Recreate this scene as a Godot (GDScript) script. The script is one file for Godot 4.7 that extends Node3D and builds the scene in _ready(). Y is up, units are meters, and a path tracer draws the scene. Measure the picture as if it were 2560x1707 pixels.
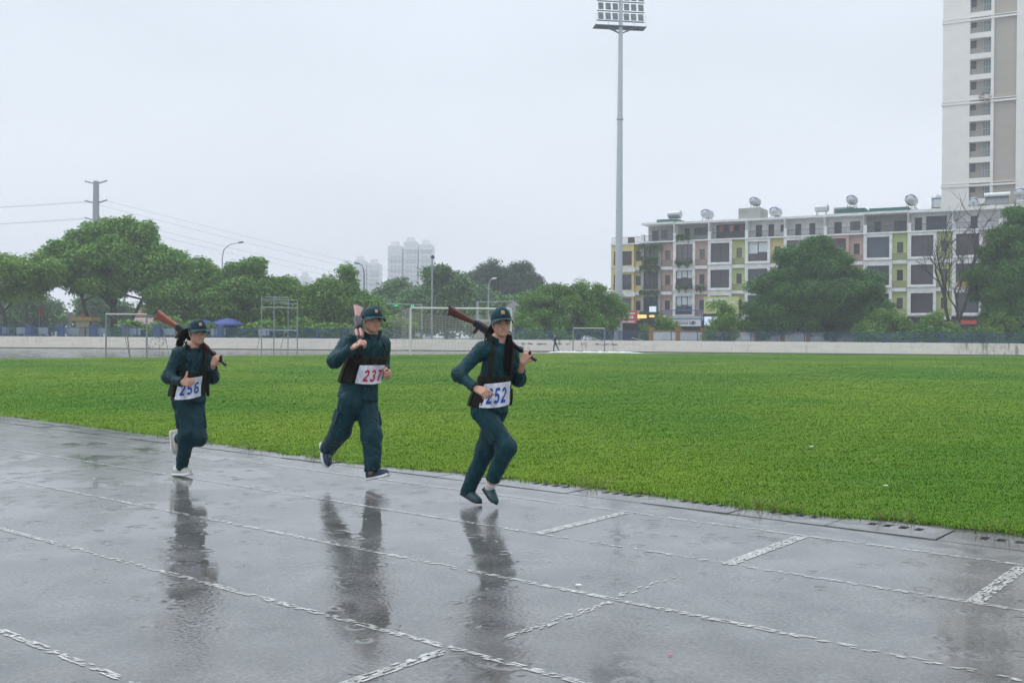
extends Node3D
# A rainy running track: three runners, a wet asphalt track, a lawn, a perimeter wall, trees, townhouses and towers in the haze.
# Units are metres, y is up. The track axis runs along TA; NA points from the lawn across the lanes.
const TA := Vector3(0.779, 0, 0.627)
const NA := Vector3(-0.627, 0, 0.779)
const FD := Vector3(0.879, 0, 0.4769)      # along the street front
const FN := Vector3(-0.4769, 0, 0.879)     # out of the street front
const FTURN := -0.4971                     # yaw of the street front
var M := {}
var taken := {}
var rng := RandomNumberGenerator.new()

class MB:
	var v := PackedVector3Array()
	var n := PackedVector3Array()
	var c := PackedColorArray()
	var uv := PackedVector2Array()
	var ix := PackedInt32Array()
	var col := Color.WHITE
	var colored := false
	func vert(p: Vector3, nn: Vector3) -> int:
		v.append(p); n.append(nn)
		if colored: c.append(col)
		return v.size() - 1
	func tri3(a: int, b: int, d: int) -> void:      # counter-clockwise seen from the front
		ix.append(a); ix.append(d); ix.append(b)
	func quad(a: Vector3, b: Vector3, d: Vector3, e: Vector3) -> void:
		var nn := (b - a).cross(e - a)
		if nn.length_squared() < 1e-14: nn = (d - b).cross(e - b)
		nn = nn.normalized()
		var i := vert(a, nn); vert(b, nn); vert(d, nn); vert(e, nn)
		tri3(i, i + 1, i + 2); tri3(i, i + 2, i + 3)
	func tri(a: Vector3, b: Vector3, d: Vector3) -> void:
		var nn := (b - a).cross(d - a).normalized()
		var i := vert(a, nn); vert(b, nn); vert(d, nn)
		tri3(i, i + 1, i + 2)
	func box(o: Vector3, s: Vector3, b := Basis.IDENTITY) -> MB:
		var x := b.x * s.x * 0.5
		var y := b.y * s.y * 0.5
		var z := b.z * s.z * 0.5
		quad(o - x - y + z, o + x - y + z, o + x + y + z, o - x + y + z)
		quad(o + x - y - z, o - x - y - z, o - x + y - z, o + x + y - z)
		quad(o + x - y + z, o + x - y - z, o + x + y - z, o + x + y + z)
		quad(o - x - y - z, o - x - y + z, o - x + y + z, o - x + y - z)
		quad(o - x + y + z, o + x + y + z, o + x + y - z, o - x + y - z)
		quad(o - x - y - z, o + x - y - z, o + x - y + z, o - x - y + z)
		return self
	func span(x0: float, x1: float, y0: float, y1: float, z0: float, z1: float) -> MB:
		return box(Vector3(x0 + x1, y0 + y1, z0 + z1) * 0.5, Vector3(x1 - x0, y1 - y0, z1 - z0))
	func bar(a: Vector3, b: Vector3, w: float, h: float, up := Vector3.UP) -> MB:
		var d := b - a
		var x := d.normalized()
		if absf(x.dot(up)) > 0.99: up = Vector3(0, 0, 1)
		var z := x.cross(up).normalized()
		var y := z.cross(x)
		return box((a + b) * 0.5, Vector3(d.length(), h, w), Basis(x, y, z))
	func tube(p: PackedVector3Array, r: PackedFloat32Array, seg := 8, caps := true) -> MB:
		var start := v.size()
		var m := p.size()
		var side := Vector3.ZERO
		for i in m:
			var t := (p[mini(i + 1, m - 1)] - p[maxi(i - 1, 0)]).normalized()
			if side == Vector3.ZERO:
				side = t.cross(Vector3.UP if absf(t.y) < 0.9 else Vector3.RIGHT).normalized()
			side = (side - t * side.dot(t)).normalized()
			var up := side.cross(t)
			for k in seg:
				var a := TAU * k / seg
				var nn := side * cos(a) + up * sin(a)
				vert(p[i] + nn * r[i], nn)
		for i in m - 1:
			for k in seg:
				var a := start + i * seg + k
				var b := start + i * seg + (k + 1) % seg
				tri3(a, a + seg, b + seg); tri3(a, b + seg, b)
		if caps:
			for e in 2:
				var i := 0 if e == 0 else m - 1
				var t := ((p[0] - p[1]) if e == 0 else (p[m - 1] - p[m - 2])).normalized()
				var o := vert(p[i], t)
				var first := v.size()
				for k in seg: vert(v[start + i * seg + k], t)
				for k in seg:
					if e == 0: tri3(o, first + k, first + (k + 1) % seg)
					else: tri3(o, first + (k + 1) % seg, first + k)
		return self
	func rod(a: Vector3, b: Vector3, r: float, seg := 6, r2 := -1.0) -> MB:
		return tube(PackedVector3Array([a, b]), PackedFloat32Array([r, r if r2 < 0.0 else r2]), seg)
	func ball(o: Vector3, s: Vector3, b := Basis.IDENTITY, rings := 8, seg := 12, from := 0.0, to := PI) -> MB:
		var start := v.size()
		for i in rings + 1:
			var th := lerpf(from, to, float(i) / rings)
			for k in seg:
				var a := TAU * k / seg
				var u := Vector3(sin(th) * cos(a), cos(th), sin(th) * sin(a))
				vert(o + b * (u * s), (b * (u / s)).normalized())
		for i in rings:
			for k in seg:
				var a := start + i * seg + k
				var d := start + i * seg + (k + 1) % seg
				tri3(a, d, d + seg); tri3(a, d + seg, a + seg)
		return self
	func lathe(o: Vector3, prof: Array, seg := 16, b := Basis.IDENTITY) -> MB:   # prof: [radius, height] from bottom to top
		var start := v.size()
		var m := prof.size()
		for i in m:
			var q0: Array = prof[maxi(i - 1, 0)]
			var q1: Array = prof[mini(i + 1, m - 1)]
			var dr: float = q1[0] - q0[0]
			var dy: float = q1[1] - q0[1]
			for k in seg:
				var a := TAU * k / seg
				var u := Vector3(cos(a), 0, sin(a))
				vert(o + b * (u * prof[i][0] + Vector3.UP * prof[i][1]), (b * (u * dy - Vector3.UP * dr)).normalized())
		for i in m - 1:
			for k in seg:
				var a := start + i * seg + k
				var d := start + i * seg + (k + 1) % seg
				tri3(a, a + seg, d + seg); tri3(a, d + seg, d)
		return self
	func tri_fan(p: Array) -> MB:
		for k in p.size() - 2: tri(p[0], p[k + 1], p[k + 2])
		return self
	func mesh() -> ArrayMesh:
		var a := []
		a.resize(Mesh.ARRAY_MAX)
		a[Mesh.ARRAY_VERTEX] = v
		a[Mesh.ARRAY_NORMAL] = n
		if colored: a[Mesh.ARRAY_COLOR] = c
		if uv.size() == v.size(): a[Mesh.ARRAY_TEX_UV] = uv
		a[Mesh.ARRAY_INDEX] = ix
		var m := ArrayMesh.new()
		m.add_surface_from_arrays(Mesh.PRIMITIVE_TRIANGLES, a)
		return m

# ---------------------------------------------------------------- small helpers
func numbered(called: String) -> String:
	var k: int = taken.get(called, 0)
	taken[called] = k + 1
	return called if k == 0 else "%s_%03d" % [called, k]

func tag(o: Node, label := "", category := "", group := "", kind := "") -> Node:
	if label: o.set_meta("label", label)
	if category: o.set_meta("category", category)
	if group: o.set_meta("group", group)
	if kind: o.set_meta("kind", kind)
	return o

func thing(called: String, label: String, category: String, where := Vector3.ZERO, turn := 0.0, group := "") -> Node3D:
	var o := Node3D.new()
	o.name = numbered(called)
	add_child(o)
	o.position = where
	o.rotation.y = turn
	tag(o, label, category, group)
	return o

func put(mesh: Mesh, called: String, m: Material, parent: Node = self) -> MeshInstance3D:
	var o := MeshInstance3D.new()
	o.name = numbered(called) if parent == self else called
	o.mesh = mesh
	o.material_override = m
	parent.add_child(o, true)
	return o

func part(b: MB, called: String, m: Material, parent: Node = self) -> MeshInstance3D:
	return put(b.mesh(), called, m, parent)

func structure(b: MB, called: String, m: Material) -> MeshInstance3D:
	var o := part(b, called, m)
	o.set_meta("kind", "structure")
	return o

func lin(r: float, g: float, b: float) -> Color:
	return Color(r, g, b).linear_to_srgb()

func mat(r: float, g: float, b: float, rough := 0.8, metal := 0.0) -> StandardMaterial3D:
	var m := StandardMaterial3D.new()
	m.albedo_color = lin(r, g, b)
	m.roughness = rough
	m.metallic = metal
	return m

func noise_image(seed_: int, freq: float, size: int, octaves := 4, contrast := 1.0, bright := 1.0, type := FastNoiseLite.TYPE_SIMPLEX_SMOOTH) -> Image:
	var f := FastNoiseLite.new()
	f.seed = seed_
	f.noise_type = type
	f.frequency = freq
	f.fractal_octaves = octaves
	var im := f.get_seamless_image(size, size)
	if contrast != 1.0 or bright != 1.0: im.adjust_bcs(bright, contrast, 1.0)
	return im

func tex(im: Image) -> ImageTexture:
	im.generate_mipmaps()
	return ImageTexture.create_from_image(im)

# a material whose colour wavers between two tones with a noise laid out in world space
func mottled(a: Color, b: Color, rough: float, scale: float, seed_: int, contrast := 1.4, octaves := 5, bump := 0.0) -> StandardMaterial3D:
	var im := noise_image(seed_, 0.012, 256, octaves, contrast)
	var raw := im.get_data()
	var out := PackedByteArray()
	out.resize(256 * 256 * 3)
	for i in 65536:
		var t := raw[i] / 255.0
		out[i * 3] = int(lerpf(a.r, b.r, t) * 255)
		out[i * 3 + 1] = int(lerpf(a.g, b.g, t) * 255)
		out[i * 3 + 2] = int(lerpf(a.b, b.b, t) * 255)
	var m := StandardMaterial3D.new()
	m.albedo_texture = tex(Image.create_from_data(256, 256, false, Image.FORMAT_RGB8, out))
	m.roughness = rough
	m.uv1_triplanar = true
	m.uv1_world_triplanar = true
	m.uv1_scale = Vector3.ONE / scale
	if bump > 0.0:
		m.heightmap_enabled = true
		m.heightmap_texture = tex(im)
		m.heightmap_scale = bump
	return m

func so(s: float, o: float, y := 0.0) -> Vector3:
	return TA * s + NA * o + Vector3.UP * y

func sheet(poly: PackedVector2Array, y: float, tile := 1.0) -> MB:      # a flat polygon; x and y of poly are world x and z
	var b := MB.new()
	for p in poly:
		b.vert(Vector3(p.x, y, p.y), Vector3.UP)
		b.uv.append(p / tile)
	var t := Geometry2D.triangulate_polygon(poly)
	for i in range(0, t.size(), 3):
		var p := b.v[t[i]]
		var q := b.v[t[i + 1]]
		var r := b.v[t[i + 2]]
		if (q - p).cross(r - p).y > 0.0: b.tri3(t[i], t[i + 1], t[i + 2])
		else: b.tri3(t[i], t[i + 2], t[i + 1])
	return b

func flat(pts: Array, y: float, tile := 1.0) -> MB:
	var poly := PackedVector2Array()
	for p in pts: poly.append(Vector2(p.x, p.z) if p is Vector3 else p)
	return sheet(poly, y, tile)

func _ready() -> void:
	set_camera()
	set_light()
	make_ground()
	make_wall()
	make_frames()
	make_street()
	make_tower()
	far_towers()
	flood_mast()
	make_trees()
	make_beyond()
	make_people()

# ---------------------------------------------------------------- light, sky, camera
func set_camera() -> void:
	var cam := Camera3D.new()
	cam.name = "camera"
	cam.fov = rad_to_deg(2.0 * atan(853.5 / 2560.0))
	cam.near = 0.1
	cam.far = 4000.0
	cam.transform = Transform3D(Basis(Vector3.RIGHT, deg_to_rad(-0.302)) * Basis(Vector3.BACK, deg_to_rad(0.40)), Vector3(0, 1.42, 0))
	add_child(cam)
	cam.current = true

func set_light() -> void:
	# an even overcast: faint broad cloud banks, a touch bluer with height
	var a := FastNoiseLite.new()
	a.seed = 11; a.frequency = 0.011; a.fractal_octaves = 4
	var w := 512
	var h := 256
	var im := Image.create(w, h, false, Image.FORMAT_RGBF)
	for y in h:
		var el := PI * (0.5 - (y + 0.5) / h)
		for x in w:
			var az := TAU * x / w
			var d := Vector3(cos(az) * cos(el), maxf(sin(el), 0.0) * 3.2, sin(az) * cos(el))
			var k := 1.0 + 0.10 * a.get_noise_3d(d.x * 130.0, d.y * 130.0, d.z * 130.0)
			var t := clampf(sin(el) / 0.33, 0.0, 1.0)
			k *= 1.0 + 0.75 * exp(-maxf(sin(el), 0.0) / 0.13)
			k *= 1.0 + 0.8 * pow(maxf(sin(el), 0.0), 2.0)      # an overcast is brightest overhead
			im.set_pixel(x, y, Color(lerpf(0.70, 0.675, t) * k, lerpf(0.735, 0.75, t) * k, lerpf(0.79, 0.835, t) * k))
	var sky := PanoramaSkyMaterial.new()
	sky.panorama = ImageTexture.create_from_image(im)
	var env := Environment.new()
	env.background_mode = Environment.BG_SKY
	env.sky = Sky.new()
	env.sky.sky_material = sky
	env.tonemap_mode = Environment.TONE_MAPPER_LINEAR
	env.tonemap_exposure = 1.12
	env.fog_enabled = true
	env.fog_density = 0.0012
	env.fog_light_color = Color(0.93, 0.95, 0.98)
	env.sdfgi_enabled = true
	env.ssao_enabled = true
	env.ssil_enabled = true
	var we := WorldEnvironment.new()
	we.name = "environment"
	we.environment = env
	add_child(we)
	var sun := DirectionalLight3D.new()
	sun.name = "sun"
	sun.light_energy = 0.45
	sun.light_angular_distance = 60.0
	sun.light_color = Color(1.0, 0.985, 0.96)
	sun.shadow_enabled = true
	sun.look_at_from_position(Vector3(-5, 9, -1.5), Vector3.ZERO)
	add_child(sun)

# ---------------------------------------------------------------- ground
func wet_asphalt(rough_lo: float, rough_hi: float, seed_: int) -> StandardMaterial3D:
	# 1024 px over 10.24 m: grain, puddled hollows, rings of rain drops
	var n := 1024
	var grain := noise_image(seed_, 0.35, n, 2).get_data()
	var low := noise_image(seed_ + 1, 0.007, n, 4, 1.7).get_data()
	var stain := noise_image(seed_ + 2, 0.02, n, 6, 1.3).get_data()
	var hgt := PackedFloat32Array(); hgt.resize(n * n)
	var col := PackedByteArray(); col.resize(n * n * 3)
	var rgh := PackedByteArray(); rgh.resize(n * n)
	for i in n * n:
		var l := low[i] / 255.0
		var wet := smoothstep(0.46, 0.66, l)           # 1 in a puddle
		var g := grain[i] / 255.0
		var st := stain[i] / 255.0
		hgt[i] = 0.45 + (g - 0.5) * 0.22 * (1.0 - 0.88 * wet)
		var c := 255.0 * clampf(0.80 + (st - 0.5) * 0.20 + (g - 0.5) * 0.34, 0.0, 1.0)
		col[i * 3] = int(c); col[i * 3 + 1] = int(c * 0.995); col[i * 3 + 2] = int(c * 0.985)
		rgh[i] = int(255.0 * clampf(lerpf(rough_hi, rough_lo, wet) + (st - 0.5) * 0.10, 0.02, 1.0))
	var r := RandomNumberGenerator.new()
	r.seed = seed_
	for k in 2100:
		var cx := r.randi_range(0, n - 1)
		var cy := r.randi_range(0, n - 1)
		var rad := r.randf_range(1.5, 5.0)
		var amp := r.randf_range(0.10, 0.38)
		var reach := int(rad + 4)
		for y in range(-reach, reach + 1):
			for x in range(-reach, reach + 1):
				var d := sqrt(float(x * x + y * y))
				var e := absf(d - rad)
				if e < 3.0:
					var at := posmod(cy + y, n) * n + posmod(cx + x, n)
					hgt[at] += amp * 0.5 * (1.0 + cos(e / 3.0 * PI)) * 0.85
	var hb := PackedByteArray(); hb.resize(n * n)
	for i in n * n: hb[i] = int(clampf(hgt[i], 0.0, 1.0) * 255.0)
	var hi := Image.create_from_data(n, n, false, Image.FORMAT_L8, hb)
	hi.convert(Image.FORMAT_RGBA8)
	hi.bump_map_to_normal_map(1.6)
	var m := StandardMaterial3D.new()
	m.albedo_texture = tex(Image.create_from_data(n, n, false, Image.FORMAT_RGB8, col))
	m.albedo_color = lin(0.215, 0.215, 0.217)
	m.roughness_texture = tex(Image.create_from_data(n, n, false, Image.FORMAT_L8, rgh))
	m.roughness = 1.0
	m.normal_enabled = true
	m.normal_texture = tex(hi)
	m.normal_scale = 0.34
	m.metallic_specular = 0.62
	return m

func make_ground() -> void:
	M.asphalt = wet_asphalt(0.085, 0.16, 21)
	M.soil = mottled(lin(0.075, 0.14, 0.02), lin(0.13, 0.21, 0.03), 0.9, 3.0, 5)
	M.pave = mottled(lin(0.10, 0.10, 0.10), lin(0.19, 0.19, 0.19), 0.16, 1.2, 7, 1.6, 5, 0.2)
	M.dark = mat(0.012, 0.012, 0.013, 0.7)
	M.trench = mat(0.16, 0.155, 0.145, 0.8)
	structure(MB.new().span(-420, 420, -0.62, -0.6, -820, 25), "ground", mottled(lin(0.06, 0.085, 0.03), lin(0.13, 0.13, 0.09), 0.9, 9.0, 3))
	# the near lanes
	structure(flat([so(-90, -7.12), so(60, -7.12), so(60, 14), so(-90, 14)], 0.0, 10.24), "track", M.asphalt)
	# the far lanes, under and beyond the lawn, up to the wall and behind it
	structure(flat([so(-130, -9.2), so(90, -9.2), Vector3(200, 0, -103), Vector3(-200, 0, -103)], -0.004, 10.24), "far_track", M.asphalt)
	structure(flat([Vector3(-400, 0, -103), Vector3(400, 0, -103), Vector3(400, 0, -420), Vector3(-400, 0, -420)], -0.004, 10.24), "street", mottled(lin(0.10, 0.11, 0.09), lin(0.17, 0.17, 0.16), 0.35, 5.0, 31))
	# lawn
	var r := RandomNumberGenerator.new()
	r.seed = 3
	var near := [[-60.0, -8.3], [-30.0, -8.3], [-18.0, -8.25], [-16.5, -8.27], [-14.4, -8.16], [-12.5, -8.07], [-10.8, -7.97], [-8.9, -7.8], [-7.9, -7.82], [-7.1, -7.93], [-6.0, -7.97], [-5.27, -8.01], [-4.7, -7.99], [-4.1, -7.92], [-3.5, -7.92], [-2.85, -8.08], [-2.38, -8.17], [-1.76, -8.15], [0.0, -8.2], [6.0, -8.2], [60.0, -8.3]]
	var edge := PackedVector2Array()
	for i in near.size() - 1:
		var a: Array = near[i]
		var b: Array = near[i + 1]
		var steps := int(clampf((b[0] - a[0]) / 0.12, 1, 60))
		for k in steps:
			var t := float(k) / steps
			edge.append(Vector2(lerpf(a[0], b[0], t), lerpf(a[1], b[1], t) + r.randf_range(-0.035, 0.035)))
	var poly := PackedVector2Array()
	for e in edge:
		var p := so(e.x, e.y)
		poly.append(Vector2(p.x, p.z))
	for q in [Vector2(75, -40), Vector2(75, -84), Vector2(44, -87.6), Vector2(24.7, -91.0), Vector2(14, -88.5), Vector2(4.5, -84.8), Vector2(-1.5, -79.0), Vector2(-7.5, -74.4), Vector2(-14.2, -70.2), Vector2(-20.5, -62.2), Vector2(-27.2, -54.3), Vector2(-36, -46)]:
		poly.append(q)
	structure(sheet(poly, 0.012, 3.0), "lawn", M.soil)
	make_grass(poly, edge)
	# concrete kerb between the inner line and the drain
	structure(flat([so(-90, -7.50), so(60, -7.50), so(60, -7.12), so(-90, -7.12)], 0.0, 2.0), "kerb", M.pave)
	structure(flat([so(-90, -9.3), so(60, -9.3), so(60, -7.97), so(-90, -7.97)], 0.0, 2.0), "verge", M.pave)
	# drain: a trench with slotted cover slabs
	var tr := MB.new()
	tr.quad(so(-90, -7.50, -0.3), so(60, -7.50, -0.3), so(60, -7.97, -0.3), so(-90, -7.97, -0.3))
	tr.quad(so(-90, -7.50, -0.3), so(-90, -7.50, -0.002), so(60, -7.50, -0.002), so(60, -7.50, -0.3))
	tr.quad(so(60, -7.97, -0.3), so(60, -7.97, -0.002), so(-90, -7.97, -0.002), so(-90, -7.97, -0.3))
	structure(tr, "drain_trench", M.trench)
	var dr := thing("drain_channel", "long line of slotted concrete drain covers between the track and the lawn", "drain", so(-3.8, -7.74), atan2(-TA.z, TA.x))
	var slabs := []
	for k in 4:
		var b := MB.new()
		var rr := RandomNumberGenerator.new()
		rr.seed = 40 + k
		var y0 := -0.06
		var y1 := rr.randf_range(-0.001, 0.007)
		# local x along the track, local z across it; slots lie along the lawn side
		b.span(0.004, 0.80, y0, y1, -0.02, 0.226)
		b.span(0.004, 0.80, y0, y1, -0.226, -0.135)
		var x := 0.004
		for q in 4:
			var s0 := 0.215 + q * 0.118 + rr.randf_range(-0.008, 0.008)
			b.span(x, s0, y0, y1, -0.135, -0.02)
			x = s0 + rr.randf_range(0.052, 0.066)
		b.span(x, 0.80, y0, y1, -0.135, -0.02)
		slabs.append(b.mesh())
	for k in 50:
		var o := put(slabs[k * 7 % 4], "slab", M.pave, dr)
		o.position = Vector3((k - 36) * 0.8075, 0, 0)
		o.rotation.z = r.randf_range(-0.004, 0.004)
		o.rotation.y = r.randf_range(-0.004, 0.004)
	lane_lines()

func make_grass(poly: PackedVector2Array, edge: PackedVector2Array) -> void:
	var m := mat(1, 1, 1, 0.55)
	m.vertex_color_use_as_albedo = true
	m.backlight_enabled = true
	m.backlight = Color(0.45, 0.62, 0.12)
	m.metallic_specular = 0.2
	var r := RandomNumberGenerator.new()
	r.seed = 77
	var tone := FastNoiseLite.new()
	tone.seed = 5; tone.frequency = 0.075; tone.fractal_octaves = 4
	var b := MB.new()
	for k in 34:
		var a := TAU * r.randf()
		var q := Vector3(cos(a), 0, sin(a)) * sqrt(r.randf()) * 0.11
		var lean := Vector3(r.randf_range(-1, 1), 0, r.randf_range(-1, 1)) * 0.034
		var hh := r.randf_range(0.010, 0.024)
		var side := lean.cross(Vector3.UP).normalized() * r.randf_range(0.003, 0.0048)
		var mid := q + lean * 0.35 + Vector3.UP * hh * 0.6
		var top := q + lean + Vector3.UP * hh
		var nn := (Vector3.UP * 1.3 + Vector3(r.randf_range(-1, 1), 0.4, r.randf_range(-1, 1)) * 0.5).normalized()
		var i := b.vert(q - side, nn); b.vert(q + side, nn); b.vert(mid + side * 0.8, nn); b.vert(mid - side * 0.8, nn); b.vert(top, nn)
		b.tri3(i, i + 1, i + 2); b.tri3(i, i + 2, i + 3); b.tri3(i + 3, i + 2, i + 4)
	var place := []
	var cols := []
	for k in 260000:
		var z := 5.0 + pow(r.randf(), 2.3) * 90.0
		var x := r.randf_range(-0.72, 0.72) * z
		if not Geometry2D.is_point_in_polygon(Vector2(x, -z), poly): continue
		place.append(Vector3(x, 0.01, -z))
	for e in edge:                    # ragged tufts hanging over the rim of the lawn
		if e.x < -24.0 or e.x > 6.0: continue
		for q in 5: place.append(so(e.x + r.randf_range(-0.06, 0.06), e.y + r.randf_range(-0.09, 0.05), 0.006))
	var mm := MultiMesh.new()
	mm.transform_format = MultiMesh.TRANSFORM_3D
	mm.use_colors = true
	mm.mesh = b.mesh()
	mm.instance_count = place.size()
	for i in place.size():
		var p: Vector3 = place[i]
		var far := clampf(-p.z / 16.0, 0.8, 3.0)
		var s := r.randf_range(0.75, 1.3)
		mm.set_instance_transform(i, Transform3D(Basis(Vector3.UP, r.randf() * TAU).scaled(Vector3(s * far, s * (0.8 + 0.16 * far), s * far)), p))
		var t := clampf(0.5 + 1.0 * tone.get_noise_2d(p.x, p.z) + r.randf_range(-0.14, 0.14), 0.0, 1.0)
		var c := Color(0.105, 0.245, 0.028).lerp(Color(0.225, 0.335, 0.036), t)
		if r.randf() < 0.010: c = Color(0.30, 0.28, 0.10)
		mm.set_instance_color(i, c)
	var o := MultiMeshInstance3D.new()
	o.name = "grass"
	o.multimesh = mm
	o.material_override = m
	add_child(o)
	tag(o, "short wet green grass covering the whole sports field", "grass", "", "stuff")
	# dry straggly weeds along the rim
	var tufts := [[-3.75, -7.9, 0.16], [-3.55, -7.95, 0.2], [-2.62, -8.06, 0.15], [-1.95, -8.1, 0.2], [-9.1, -7.85, 0.18], [-10.4, -7.95, 0.2], [-12.0, -8.05, 0.18], [-5.4, -7.98, 0.14]]
	for t in tufts:
		var w := MB.new()
		for k in 46:
			var q := Vector3(r.randf_range(-1, 1), 0, r.randf_range(-1, 1)) * float(t[2])
			var top: Vector3 = q * 1.5 + Vector3(r.randf_range(-0.05, 0.05), r.randf_range(0.04, 0.13), r.randf_range(-0.05, 0.05))
			var sd := Vector3(r.randf_range(-1, 1), 0, r.randf_range(-1, 1)).normalized() * 0.004
			w.tri(q - sd, q + sd, top)
		var g := part(w, "weed_tuft", mottled_weed(), self)
		g.position = so(t[0], t[1], 0.01)
		tag(g, "straggly tuft of yellowing weeds at the ragged rim of the lawn", "weed", "weed tufts along the lawn rim")
		g.set_meta("kind", "stuff")

func mottled_weed() -> StandardMaterial3D:
	if not M.has("weed"): M.weed = mottled(lin(0.10, 0.15, 0.03), lin(0.24, 0.20, 0.07), 0.7, 0.25, 9, 2.0)
	return M.weed

func lane_lines() -> void:
	var paint := mottled(lin(0.36, 0.36, 0.345), lin(0.60, 0.60, 0.575), 0.16, 0.4, 12, 1.6)
	var r := RandomNumberGenerator.new()
	r.seed = 8
	var worn := FastNoiseLite.new()
	worn.seed = 4; worn.frequency = 0.22; worn.fractal_octaves = 3
	# each line is what is left of the paint: short rough dabs on the high grains of the asphalt
	var offs := [-7.045, -5.86, -4.66, -3.45, -2.27, -1.05]
	for i in offs.size():
		var b := MB.new()
		var s := -36.0
		while s < 9.0:
			var o: float = offs[i]
			var w := worn.get_noise_2d(s * 0.8, i * 40.0)
			var cover := clampf(0.66 + 0.95 * w, 0.10, 0.95)
			for row in 3:
				if r.randf() > cover: continue
				var a := s + r.randf_range(-0.012, 0.012)
				var l := r.randf_range(0.026, 0.050)
				var wd := r.randf_range(0.011, 0.017)
				var oo := o + (row - 1) * 0.0165 + r.randf_range(-0.003, 0.003)
				var sk := r.randf_range(0.006, 0.022)
				b.quad(so(a, oo + wd * 0.5, 0.003), so(a + l * r.randf_range(0.7, 1.0), oo + wd * 0.5, 0.003), so(a + l + sk, oo - wd * 0.5, 0.003), so(a + sk, oo - wd * 0.5, 0.003))
			s += r.randf_range(0.034, 0.046)
		structure(b, "lane_line", paint)
	# cross marks of the relay zones: [s, from, to, coverage, width]
	for c in [[-4.46, -7.0, -5.88, 0.95, 0.085], [-2.96, -7.0, -5.88, 0.9, 0.085], [-1.51, -6.98, -5.90, 0.8, 0.085], [-3.05, -5.5, -4.75, 0.22, 0.05], [-3.02, -4.6, -3.75, 0.30, 0.06], [-3.12, -3.40, -2.30, 0.7, 0.07]]:
		var b := MB.new()
		var o: float = c[1]
		while o < c[2]:
			for row in 5:
				if r.randf() > c[3]: continue
				var a: float = c[0] + (row - 2) * c[4] * 0.2 + r.randf_range(-0.004, 0.004)
				var l := r.randf_range(0.03, 0.055)
				var wd: float = c[4] * r.randf_range(0.16, 0.22)
				b.quad(so(a - wd * 0.5, o + l, 0.003), so(a + wd * 0.5, o + l + r.randf_range(-0.012, 0.012), 0.003), so(a + wd * 0.5, o, 0.003), so(a - wd * 0.5, o + r.randf_range(-0.012, 0.012), 0.003))
			o += 0.036
		structure(b, "cross_mark", paint)

# ---------------------------------------------------------------- wall, railing, frames on the far side
const WALL := [Vector3(-66, 0, -94.5), Vector3(10, 0, -95.5), Vector3(66, 0, -87.6)]

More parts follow.
